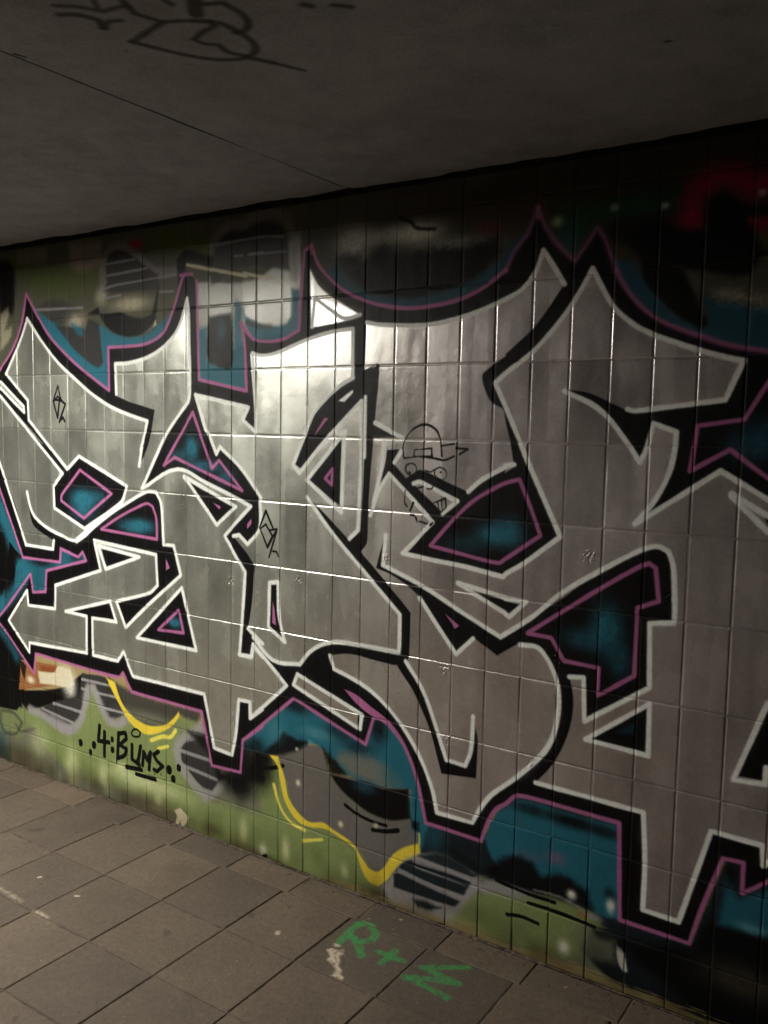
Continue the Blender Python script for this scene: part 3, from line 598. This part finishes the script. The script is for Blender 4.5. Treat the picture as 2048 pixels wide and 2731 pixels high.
# ---------------------------------------------------------------- painted sheets
def to_image(name, arr, data=False):
    h, w = arr.shape[:2]
    im = bpy.data.images.new(name, w, h, alpha=False)
    im.colorspace_settings.name = 'Non-Color' if data else 'sRGB'
    px = np.ones((h, w, 4), np.float32); px[..., :3] = np.clip(arr, 0, 1)
    im.pixels.foreach_set(px.ravel()); im.update(); im.pack()
    return im

def smooth_noise(h, w, ch, cw, seed):
    rs = np.random.RandomState(seed); g = rs.rand(h // ch + 3, w // cw + 3).astype(np.float32)
    y = np.arange(h) / ch; x = np.arange(w) / cw
    yi = y.astype(int); xi = x.astype(int); fy = (y - yi)[:, None]; fx = (x - xi)[None]
    fy = fy * fy * (3 - 2 * fy); fx = fx * fx * (3 - 2 * fx)
    a = g[yi][:, xi]; b = g[yi][:, xi + 1]; c = g[yi + 1][:, xi]; d = g[yi + 1][:, xi + 1]
    return (a * (1 - fx) + b * fx) * (1 - fy) + (c * (1 - fx) + d * fx) * fy

WU0, WU1, WV0, WV1 = -900, 4300, -20, 2560
wall_c = Canvas(WU0, WU1, WV0, WV1, 2.0, PAL['tile'])
wall_c.run(WALL_PAINT, PAL)
for xa, xb in ((-2500, -700), (4100, 6000)):
    wall_c.fill([(xa, -500), (xb, -500), (xb, 3000), (xa, 3000)], PAL['olive'], 180, 1)
H_, W_ = wall_c.h, wall_c.w
img = wall_c.img
# uneven chrome coat: broad wipes, runs and grain in the paint film
metal = img[..., 3:4]
blot = smooth_noise(H_, W_, 60, 45, 1) * .47 + smooth_noise(H_, W_, 110, 14, 2) * .20 + smooth_noise(H_, W_, 30, 22, 31) * .18 + smooth_noise(H_, W_, 12, 12, 3) * .15 - .5
passes = smooth_noise(H_, W_, 240, 26, 32); passes = np.clip((passes - .42) * 7, 0, 1) - .5      # edges of overlapping spray passes
fine = smooth_noise(H_, W_, 3, 3, 4) - .5
rows_ = np.searchsorted(np.array([(JFLOOR - j) * ROW * 1000 for j in range(9, -1, -1)]), np.arange(H_) * 2.0 + WV0)
cols_ = ((np.arange(W_) * 2.0 + WU0) // (PITCH * 1000)).astype(int) + 20
each = (np.random.RandomState(12).rand(16, 80).astype(np.float32) - .5)[rows_][:, cols_]       # every tile took the paint a little differently
mm_ = np.clip(metal[..., 0] * 1.6, .2, 1)
img[..., :3] *= 1 + ((blot * .26 + passes * .035 + each * .07) * mm_ + fine * .07)[..., None]
img[..., 4] += (blot * .16 + passes * .04 + each * .10) * np.clip(metal[..., 0] * 2, .3, 1)
relief = blot * .25 + .5
rb = np.random.RandomState(77)
for u, v in ((1240, 1085), (1975, 1250), (2225, 900), (2545, 640), (2950, 1230), (1120, 1500), (640, 1330), (2620, 1000), (1590, 1130), (2240, 660), (900, 1650), (2710, 1330)):   # blistered paint
    r = rb.uniform(10, 22); y0 = int((v - 40 - WV0) / 2); x0 = int((u - 40 - WU0) / 2)
    yy, xx = np.mgrid[0:40, 0:40]; q = np.hypot(yy - 20, xx - 20) * 2
    relief[y0:y0 + 40, x0:x0 + 40] += np.exp(-(q / r) ** 2) * (smooth_noise(40, 40, 3, 3, int(u)) - .5) * 1.1
# chrome tint drifts from greenish at left to mauve further along the wall
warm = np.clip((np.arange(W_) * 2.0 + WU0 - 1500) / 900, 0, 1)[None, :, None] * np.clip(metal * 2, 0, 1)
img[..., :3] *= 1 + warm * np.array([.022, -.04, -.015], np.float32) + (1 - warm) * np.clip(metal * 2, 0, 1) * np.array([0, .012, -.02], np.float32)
# bare tile where the paint stops short of the floor, ragged brush-cleaned edge
uu = (np.arange(W_) * 2.0 + WU0)[None]; vv = (np.arange(H_) * 2.0 + WV0)[:, None]
thr = np.clip((uu - 1650) / 450, 0, 1) * 30 + (smooth_noise(H_, W_, 2, 40, 6) - .5) * 34 + (smooth_noise(H_, W_, 2, 9, 7) - .5) * 18 + (smooth_noise(H_, W_, 20, 60, 17) - .5) * 30
bare = .85 * np.clip((thr - vv) / 16 + .5, 0, 1)[..., None] * np.clip((uu - 1600) / 300, 0, 1)[..., None]
tilecol = np.array(PAL['tile'], np.float32) * np.array([1, 1, 1, 1, 1])
img[:] = img * (1 - bare) + tilecol * bare
# scuffs and splashes on the lowest tiles
grime = np.clip(1 - vv / 150, 0, 1) * smooth_noise(H_, W_, 30, 26, 8) * .55
img[..., :3] *= 1 - grime[..., None] * np.array([.8, .85, 1.0], np.float32)
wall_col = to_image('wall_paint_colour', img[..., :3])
wall_mr = to_image('wall_paint_gloss', np.stack([img[..., 3], img[..., 4], relief], -1), True)

CU0, CU1, CV0, CV1 = 0, 4400, -2400, 100
ceil_c = Canvas(CU0, CU1, CV0, CV1, 3.0, (1, 1, 1, 0, .8)); ceil_c.run(CEILING_PAINT, {'K': (.40, .37, .36, 0, .8)})
ceil_im = to_image('ceiling_spray', ceil_c.img[..., :3])
FU0, FU1, FV0, FV1 = -600, 4000, -1800, 100
floor_c = Canvas(FU0, FU1, FV0, FV1, 2.5, (0, 0, 0, 0, 0))
mark = Canvas(FU0, FU1, FV0, FV1, 2.5, (0, 0, 0, 0, 0)); mark.run(FLOOR_PAINT, {k: (1, 1, 1, 0, 0) for k in PAL})
floor_c.img[:] = PAL['chalk']; floor_c.run([(o[0], o[1], o[2] + 30, 2, 1, 0, o[6]) if o[0] == 'L' else ('L', o[1], 60, 2, 1, 1, o[4]) for o in FLOOR_PAINT], PAL)
floor_im = to_image('floor_marks_colour', floor_c.img[..., :3])
floor_mask = to_image('floor_marks_cover', mark.img[..., :3], True)

# ---------------------------------------------------------------- materials
class Mat:
    def __init__(s, name):
        s.m = bpy.data.materials.new(name); s.m.use_nodes = True; s.nt = s.m.node_tree
        s.b = s.nt.nodes['Principled BSDF']
    def n(s, kind, **kw):
        nd = s.nt.nodes.new(kind)
        for k, v in kw.items(): setattr(nd, k, v)
        return nd
    def l(s, a, b): s.nt.links.new(a, b)
    def pos(s):
        if not hasattr(s, 'p'): s.p = s.n('ShaderNodeNewGeometry').outputs['Position']
        return s.p
    def sheet(s, image, u0, u1, v0, v1, vert):
        sp = s.n('ShaderNodeSeparateXYZ'); s.l(s.pos(), sp.inputs[0]); cb = s.n('ShaderNodeCombineXYZ')
        for src, lo, hi, dst in (('X', u0, u1, 'X'), (vert, v0, v1, 'Y')):
            mr = s.n('ShaderNodeMapRange', clamp=False); s.l(sp.outputs[src], mr.inputs[0])
            mr.inputs[1].default_value = lo / 1000; mr.inputs[2].default_value = hi / 1000
            s.l(mr.outputs[0], cb.inputs[dst])
        t = s.n('ShaderNodeTexImage', extension='EXTEND', interpolation='Linear'); t.image = image
        s.l(cb.outputs[0], t.inputs[0]); return t.outputs[0]
    def noise(s, scale, detail=4, rough=.55, vec=None, stretch=None):
        t = s.n('ShaderNodeTexNoise'); t.inputs['Scale'].default_value = scale; t.inputs['Detail'].default_value = detail; t.inputs['Roughness'].default_value = rough
        src = vec or s.pos()
        if stretch:
            mp = s.n('ShaderNodeMapping'); mp.inputs['Scale'].default_value = stretch; s.l(src, mp.inputs[0]); src = mp.outputs[0]
        s.l(src, t.inputs[0]); return t.outputs[0]
    def math(s, op, a, b=None):
        nd = s.n('ShaderNodeMath', operation=op)
        for k, v in enumerate((a, b)):
            if v is None: continue
            if isinstance(v, (int, float)): nd.inputs[k].default_value = v
            else: s.l(v, nd.inputs[k])
        return nd.outputs[0]
    def mix(s, fac, a, b, mode='MIX'):
        nd = s.n('ShaderNodeMix', data_type='RGBA', blend_type=mode)
        for k, v in ((0, fac), (6, a), (7, b)):
            if isinstance(v, (int, float)): nd.inputs[k].default_value = v
            elif isinstance(v, tuple): nd.inputs[k].default_value = v + (1,) if len(v) == 3 else v
            else: s.l(v, nd.inputs[k])
        return nd.outputs[2]
    def ramp(s, fac, stops):
        r = s.n('ShaderNodeValToRGB'); s.l(fac, r.inputs[0]); cr = r.color_ramp
        while len(cr.elements) < len(stops): cr.elements.new(.5)
        for e, (p_, c) in zip(cr.elements, stops): e.position = p_; e.color = tuple(c) + (1,) if len(c) == 3 else c
        return r.outputs[0]
    def bump(s, h, dist, strength=1, prev=None):
        b = s.n('ShaderNodeBump'); b.inputs['Distance'].default_value = dist; b.inputs['Strength'].default_value = strength
        s.l(h, b.inputs['Height'])
        if prev: s.l(prev, b.inputs['Normal'])
        return b.outputs[0]

def wall_material(name, grout=False):
    m = Mat(name)
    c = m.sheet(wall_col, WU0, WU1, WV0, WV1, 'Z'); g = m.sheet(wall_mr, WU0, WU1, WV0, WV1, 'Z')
    sp = m.n('ShaderNodeSeparateColor'); m.l(g, sp.inputs[0])
    if grout:
        c = m.mix(.18, c, (.06, .05, .04))
        z = m.n('ShaderNodeSeparateXYZ'); m.l(m.pos(), z.inputs[0])
        low = m.n('ShaderNodeMapRange'); m.l(z.outputs['Z'], low.inputs[0]); low.inputs[1].default_value = .13; low.inputs[2].default_value = .05
        c = m.mix(low.outputs[0], c, (.035, .028, .02))
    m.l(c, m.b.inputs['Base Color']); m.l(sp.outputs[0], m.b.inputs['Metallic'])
    m.l(m.math('MULTIPLY', sp.outputs[0], 1.1), m.b.inputs['Coat Weight']); m.l(m.math('SUBTRACT', sp.outputs[1], .15), m.b.inputs['Coat Roughness']); m.b.inputs['Coat IOR'].default_value = 3.3
    m.b.inputs['Specular IOR Level'].default_value = .16
    r = m.math('ADD', sp.outputs[1], .12) if grout else sp.outputs[1]
    m.l(r, m.b.inputs['Roughness'])
    nb = m.bump(m.noise(16, 4, .5), .0020); nb = m.bump(sp.outputs[2], .006, 1, nb)
    m.l(nb, m.b.inputs['Normal'])
    return m.m
MAT_TILE = wall_material('painted_glazed_tile'); MAT_GROUT = wall_material('painted_grout', True)

def concrete_ceiling():
    m = Mat('ceiling_concrete')
    n1 = m.noise(1.3, 6, .6); n2 = m.noise(9, 7, .68); n3 = m.noise(140, 4, .7)
    c = m.ramp(n1, [(.3, (.25, .252, .262)), (.7, (.46, .465, .48))])
    c = m.mix(.5, c, m.ramp(n2, [(.3, (.17, .170, .174)), (.7, (.52, .525, .54))]))
    c = m.mix(.22, c, m.ramp(n3, [(.35, (.15, .14, .14)), (.65, (.62, .61, .60))]))
    dmp = m.noise(.8, 5, .6); c = m.mix(m.ramp(dmp, [(.50, (0, 0, 0)), (.72, (.5, .5, .5))]), c, (.22, .19, .17))
    spots = m.noise(38, 2); c = m.mix(m.ramp(spots, [(.70, (0, 0, 0)), (.76, (.35, .35, .35))]), c, (.10, .09, .08))
    s = m.sheet(ceil_im, CU0, CU1, CV0, CV1, 'Y'); c = m.mix(1.0, c, s, 'MULTIPLY')
    m.l(c, m.b.inputs['Base Color']); m.b.inputs['Roughness'].default_value = .85
    m.l(m.bump(n3, .0022, 1, m.bump(n2, .006)), m.b.inputs['Normal']); return m.m
MAT_CEIL = concrete_ceiling()

def slab_material():
    m = Mat('paving_concrete')
    oi = m.n('ShaderNodeObjectInfo').outputs['Random']
    n1 = m.noise(5, 6, .7); n2 = m.noise(48, 5, .75); n3 = m.noise(260, 3, .7)
    c = m.ramp(n1, [(.25, (.068, .052, .038)), (.75, (.172, .134, .098))])
    c = m.mix(.45, c, m.ramp(n2, [(.3, (.036, .027, .020)), (.7, (.21, .165, .122))]))
    c = m.mix(.34, c, m.ramp(n3, [(.3, (.03, .024, .02)), (.7, (.16, .132, .108))]))
    t = m.ramp(oi, [(0, (.76, .77, .79)), (1, (1.14, 1.11, 1.06))]); c = m.mix(1.0, c, t, 'MULTIPLY')
    st = m.noise(2.2, 3); c = m.mix(m.ramp(st, [(.55, (0, 0, 0)), (.75, (.35, .35, .35))]), c, (.045, .034, .026))
    gm = m.noise(13, 1); c = m.mix(m.ramp(gm, [(.735, (0, 0, 0)), (.75, (.6, .6, .6))]), c, (.045, .036, .03))
    gr = m.noise(75, 1); c = m.mix(m.ramp(gr, [(.76, (0, 0, 0)), (.79, (.6, .6, .6))]), c, (.36, .31, .25))
    cov = m.sheet(floor_mask, FU0, FU1, FV0, FV1, 'Y'); pc = m.sheet(floor_im, FU0, FU1, FV0, FV1, 'Y')
    wear = m.ramp(n2, [(.36, (.12, .12, .12)), (.54, (1, 1, 1))]); cov = m.mix(1.0, cov, wear, 'MULTIPLY')
    c = m.mix(cov, c, pc)
    m.l(c, m.b.inputs['Base Color']); m.b.inputs['Roughness'].default_value = .72; m.b.inputs['Specular IOR Level'].default_value = .35
    m.l(m.bump(n3, .0018, 1, m.bump(n2, .0045)), m.b.inputs['Normal']); return m.m
MAT_SLAB = slab_material()

def plain(name, c, rough=.8, metal=0, noise=30, dist=.002, var=.25):
    m = Mat(name); n = m.noise(noise, 5, .6)
    m.l(m.ramp(n, [(.3, tuple(x * (1 - var) for x in c)), (.7, tuple(x * (1 + var) for x in c))]), m.b.inputs['Base Color'])
    m.b.inputs['Roughness'].default_value = rough; m.b.inputs['Metallic'].default_value = metal
    m.l(m.bump(n, dist), m.b.inputs['Normal']); return m.m
MAT_SAND = plain('joint_sand', (.072, .056, .042), .95, noise=22, dist=.006, var=.85)
MAT_GRIT = plain('packed_dirt', (.075, .058, .042), .95, noise=60, dist=.003, var=.7)
MAT_DARK = plain('dark_mortar', (.06, .053, .045), .95, noise=40, dist=.006, var=.5)
MAT_SIDE = plain('side_wall_concrete', (.18, .17, .155), .8, noise=3)
MAT_GROUND = plain('ground_asphalt', (.05, .05, .05), .9, noise=50)
MAT_HOUSING = plain('lamp_housing_metal', (.45, .45, .44), .5, noise=10, dist=.0005, var=.05)

# ---------------------------------------------------------------- mesh helpers
def obj(name, verts, faces, mat, parent=None, **props):
    me = bpy.data.meshes.new(name); me.from_pydata(verts, [], faces); me.update()
    if mat: me.materials.append(mat)
    o = bpy.data.objects.new(name, me); col.objects.link(o)
    if parent: o.parent = parent
    for k, v in props.items(): o[k] = v
    return o
def box_geo(x0, x1, y0, y1, z0, z1):
    v = [(x, y, z) for z in (z0, z1) for y in (y0, y1) for x in (x0, x1)]
    return v, [(0, 2, 3, 1), (4, 5, 7, 6), (0, 1, 5, 4), (1, 3, 7, 5), (3, 2, 6, 7), (2, 0, 4, 6)]
def empty(name, loc, **props):
    o = bpy.data.objects.new(name, None); o.location = loc; o.empty_display_size = .1; col.objects.link(o)
    for k, v in props.items(): o[k] = v
    return o
def rings(w, h, prof, kx=1.0):
    """Nested rectangles: prof is (inset, depth) from the outside in; returns a rounded pad facing -y."""
    v, f = [], []
    for ins, d in prof:
        a, b = w / 2 - ins * kx, h / 2 - ins; v += [(-a, -d, -b), (a, -d, -b), (a, -d, b), (-a, -d, b)]
    for k in range(len(prof) - 1):
        for q in range(4):
            r = (q + 1) % 4; f.append((4*k + q, 4*k + r, 4*k + 4 + r, 4*k + 4 + q))
    n = 4 * (len(prof) - 1); f.append((n, n + 1, n + 2, n + 3)); return v, f

# ---------------------------------------------------------------- tiled wall
def seen(p):
    q = M.inverted() @ Vector(p)
    if q.z > -.05: return None
    s = 2350.0 / 2731.0
    x = q.x / -q.z * s * 2731 / 2048; y = q.y / -q.z * s
    return (x, y, -q.z)
wall = empty('tiled_wall', (1.5, 0, 0), label='glazed tile underpass wall covered by a silver, black and pink graffiti piece', category='wall')
GAP = 0.0032; THICK = .010
PROF = [(0, 0), (0, .0084), (.0012, .00905), (.0028, .0096), (.0048, .0099), (.0070, .0100)]
lines_z = [0.004] + [(JFLOOR - j) * ROW for j in range(9, -1, -1)] + [TILE_TOP]
def tile_mesh(h):
    v, f = rings(PITCH - .0030, h, PROF, .85)
    v = [(x, y + THICK, z) for x, y, z in v]       # face at y = 0, back in the bed
    me = bpy.data.meshes.new('tile'); me.from_pydata(v, [], f); me.update(); me.materials.append(MAT_TILE); return me
meshes = {}
cells = []
for r in range(len(lines_z) - 1):
    z0, z1 = lines_z[r], lines_z[r + 1]
    lo = z0 + (GAP / 2 if r else 0); hi = z1 - (GAP / 2 if r < len(lines_z) - 2 else 0)
    key = round(hi - lo, 4)
    if key not in meshes: meshes[key] = tile_mesh(hi - lo)
    for i in range(int(X0 / PITCH), int(X1 / PITCH)):
        x = (i + .5) * PITCH; z = (lo + hi) / 2
        s = [seen((x + dx, 0, z + dz)) for dx in (-.05, 0, .05) for dz in (-(hi - lo) * .45, 0, (hi - lo) * .45)]
        vis = sum(1 for q in s if q and abs(q[0]) < .5 and abs(q[1]) < .5)
        area = (hi - lo) / (s[4][2] ** 2) if s[4] else 0
        cells.append((vis > 0, area * (vis + .01), x, z, key))
cells.sort(key=lambda c: (-c[0], -c[1]))
rt = random.Random(4)
sv, sf = [], []
for n, (vis, area, x, z, key) in enumerate(cells):
    rx, rz = rt.gauss(0, .0060), rt.gauss(0, .0065); dy = -rt.uniform(0, .0009)
    mat = Matrix.Translation((x, dy, z)) @ Matrix.Rotation(rx, 4, 'X') @ Matrix.Rotation(rz, 4, 'Z')
    if vis and n < 300:
        o = bpy.data.objects.new('tile', meshes[key]); col.objects.link(o); o.parent = wall
        o.matrix_parent_inverse = Matrix.Translation((-1.5, 0, 0)); o.matrix_basis = mat
    else:
        base = len(sv); me = meshes[key]
        sv += [tuple(mat @ v.co) for v in me.vertices]; sf += [tuple(base + q for q in pl.vertices) for pl in me.polygons]
o = obj('tile_field', sv, sf, MAT_TILE, wall, kind='stuff'); o.matrix_parent_inverse = Matrix.Translation((-1.5, 0, 0))
v, f = box_geo(X0, X1, .0015, .30, -.05, TILE_TOP)
o = obj('grout', v, f, MAT_GROUT, wall); o.matrix_parent_inverse = Matrix.Translation((-1.5, 0, 0))
# recessed shadow gap under the slab, mortar coloured dark
vv_, ff_ = [], []
nseg = 260
for k in range(nseg + 1):
    x = X0 + (X1 - X0) * k / nseg
    d = rt.uniform(-.004, .006)
    vv_ += [(x, .028 + d, TILE_TOP - .002), (x, .033 + d, CEIL + .02), (x, .25, CEIL + .02), (x, .25, TILE_TOP - .002)]
for k in range(nseg):
    a = 4 * k; ff_ += [(a, a + 4, a + 5, a + 1), (a + 1, a + 5, a + 6, a + 2), (a + 3, a + 7, a + 4, a)]
o = obj('mortar_joint', vv_, ff_, MAT_DARK, wall); o.matrix_parent_inverse = Matrix.Translation((-1.5, 0, 0))

# ---------------------------------------------------------------- ceiling slab: cast panels with an open joint at x = 1.80
ceiling = empty('ceiling', (1.5, -2.3, CEIL), kind='structure')
def panel(xa, xb, seed):
    rr = random.Random(seed); ny = 90; nx = 60; ya, yb = BACKY, -.012
    verts, faces = [], []
    ys = [ya + (yb - ya) * k / ny for k in range(ny + 1)]
    w = [0.0, 0.0]
    left = []; rightp = []
    for y in ys:
        w = [w[0] * .8 + rr.gauss(0, .0012), w[1] * .8 + rr.gauss(0, .0012)]
        left.append(xa + .004 + w[0]); rightp.append(xb - .004 + w[1])
    front = 0.0
    fr = []
    for k in range(nx + 1): front = front * .7 + rr.gauss(0, .006); fr.append(front)
    for q, y in enumerate(ys):
        for k in range(nx + 1):
            t = k / nx; x = left[q] * (1 - t) + rightp[q] * t
            yy = y + (fr[k] if q == ny else 0)
            e = .004 if k in (0, nx) else 0.0
            verts.append((x, yy, CEIL + e + (.002 + rr.uniform(0, .002) if q == ny else 0)))
    base = len(verts)
    for q in range(ny):
        for k in range(nx):
            a = q * (nx + 1) + k; faces.append((a, a + nx + 1, a + nx + 2, a + 1))
    rim = [k for k in range(nx + 1)] + [q * (nx + 1) + nx for q in range(1, ny + 1)] + [ny * (nx + 1) + k for k in range(nx - 1, -1, -1)] + [q * (nx + 1) for q in range(ny - 1, 0, -1)]
    for r in rim: x, y, z = verts[r]; verts.append((x, y, CEIL + .22))
    for k in range(len(rim)):
        k2 = (k + 1) % len(rim); faces.append((rim[k], rim[k2], base + k2, base + k))
    faces.append(tuple(base + k for k in range(len(rim) - 1, -1, -1)))
    o = obj('concrete_panel', verts, faces, MAT_CEIL, ceiling); o.matrix_parent_inverse = Matrix.Translation((-1.5, 2.3, -CEIL))
edges = [X0, -4.2, -1.2, 1.80, 4.8, X1]
for k in range(5): panel(edges[k], edges[k + 1], 20 + k)
v, f = box_geo(X0, X1, BACKY - .3, .3, CEIL + .10, CEIL + .50)
o = obj('slab_above', v, f, MAT_DARK, ceiling); o.matrix_parent_inverse = Matrix.Translation((-1.5, 2.3, -CEIL))

# ---------------------------------------------------------------- ground and pavement
obj('ground', [(-120, -120, -.06), (120, -120, -.06), (120, 120, -.06), (-120, 120, -.06)], [(0, 1, 2, 3)], MAT_GROUND, kind='structure')
v, f = box_geo(X0, X1, BACKY, .05, -.055, -.0042)
pave = obj('pavement', v, f, MAT_SAND, kind='structure')
SP = .310; SG = .005
def slab_geo(w, d):
    v, f = rings(w, d, [(0, 0), (0, .028), (.002, .0305), (.0045, .0315)])
    return [(x, z, -y - .0315) for x, y, z in v], f
slab_meshes = {}
def slab_mesh(w, d):
    k = (round(w, 4), round(d, 4))
    if k not in slab_meshes:
        v, f = slab_geo(w, d); me = bpy.data.meshes.new('paving_slab'); me.from_pydata(v, [], [tuple(q) for q in f]); me.update(); me.materials.append(MAT_SLAB); slab_meshes[k] = me
    return slab_meshes[k]
ycuts = [-.0015, -.137, -.4455]
while ycuts[-1] > BACKY: ycuts.append(ycuts[-1] - SP)
rs_ = random.Random(9)
sv, sf = [], []
for r in range(len(ycuts) - 1):
    y0, y1 = ycuts[r], ycuts[r + 1]
    off = .021 if r == 0 else 0.0
    k = int((X0 - .717) / SP)
    while .717 + k * SP < X1:
        xa = .717 + k * SP + off; k += 1
        x = xa + SP / 2; y = (y0 + y1) / 2
        pts = [seen((x + a, y + b, 0)) for a in (-.15, 0, .15) for b in (-.14, 0, .14)]
        vis = any(q and abs(q[0]) < .52 and abs(q[1]) < .52 for q in pts)
        me = slab_mesh(SP - SG, abs(y1 - y0) - SG)
        mat = Matrix.Translation((x + rs_.gauss(0, .0010), y + rs_.gauss(0, .0008), rs_.gauss(0, .0005))) @ Matrix.Rotation(rs_.gauss(0, .0025), 4, 'X') @ Matrix.Rotation(rs_.gauss(0, .0025), 4, 'Y') @ Matrix.Rotation(rs_.gauss(0, .003), 4, 'Z')
        if vis:
            o = bpy.data.objects.new('paving_slab', me); col.objects.link(o); o.parent = pave; o.matrix_basis = mat
        else:
            b0 = len(sv); sv += [tuple(mat @ q.co) for q in me.vertices]; sf += [tuple(b0 + q for q in pl.vertices) for pl in me.polygons]
obj('paving_field', sv, sf, MAT_SLAB, pave, kind='stuff')

# dirt packed into the corner of wall and paving, with loose grit
gv, gf = [], []; dw_ = 0.0
n_ = 2400
for k in range(n_ + 1):
    x = X0 + (X1 - X0) * k / n_; dw_ = dw_ * .9 + rs_.gauss(0, .0012); w = max(.002, .007 + dw_); hgt = max(.001, .004 + dw_ * .6)
    gv += [(x, .001, hgt), (x, -w, .0012)]
for k in range(n_): a = 2 * k; gf.append((a, a + 1, a + 3, a + 2))
for k in range(1500):
    x = rs_.uniform(-1.5, 4.5); y = -abs(rs_.gauss(0, .035)) - .002 if k % 3 else rs_.uniform(-1.4, 0); r = rs_.uniform(.0008, .0032)
    b0 = len(gv); a = rs_.uniform(0, 6.3)
    gv += [(x + r * math.cos(a + q * 2.09) * rs_.uniform(.7, 1.3), y + r * math.sin(a + q * 2.09) * rs_.uniform(.7, 1.3), .0008) for q in range(3)] + [(x, y, .0008 + r * 1.1)]
    gf += [(b0, b0 + 1, b0 + 3), (b0 + 1, b0 + 2, b0 + 3), (b0 + 2, b0, b0 + 3)]
obj('grit', gv, gf, MAT_GRIT, pave, kind='stuff')

# ---------------------------------------------------------------- the side wall behind the viewer
v, f = box_geo(X0, X1, BACKY - .3, BACKY - .004, -.05, CEIL + .09)
obj('side_wall', v, f, MAT_SIDE, kind='structure')

# ---------------------------------------------------------------- ceiling lamp (its reflection is the glare on the chrome)
LX, LY, LZ = .02, -1.60, CEIL
lamp = empty('ceiling_lamp', (LX, LY, LZ), label='long flat white box lamp fixed under the underpass ceiling', category='lamp')
def lamp_part(name, x0, x1, y0, y1, z0, z1, mat):
    v, f = box_geo(x0, x1, y0, y1, z0, z1); return obj(name, v, f, mat, lamp)
lamp_part('housing', -.61, .61, -.19, .19, -.090, -.001, MAT_HOUSING)
for s in (-1, 1): lamp_part('trim', -.61, .61, s * .183 - .007, s * .183 + .007, -.096, -.0902, MAT_HOUSING)
for s in (-1, 1): lamp_part('trim', s * .603 - .007, s * .603 + .007, -.175, .175, -.096, -.0902, MAT_HOUSING)
dm = Mat('lamp_diffuser'); dm.b.inputs['Base Color'].default_value = (.8, .8, .78, 1); dm.b.inputs['Emission Color'].default_value = (1, .945, .845, 1); dm.b.inputs['Emission Strength'].default_value = 114.0
v, f = box_geo(-.594, .594, -.174, .174, -.0945, -.0905); obj('diffuser', v, f, dm.m, lamp)
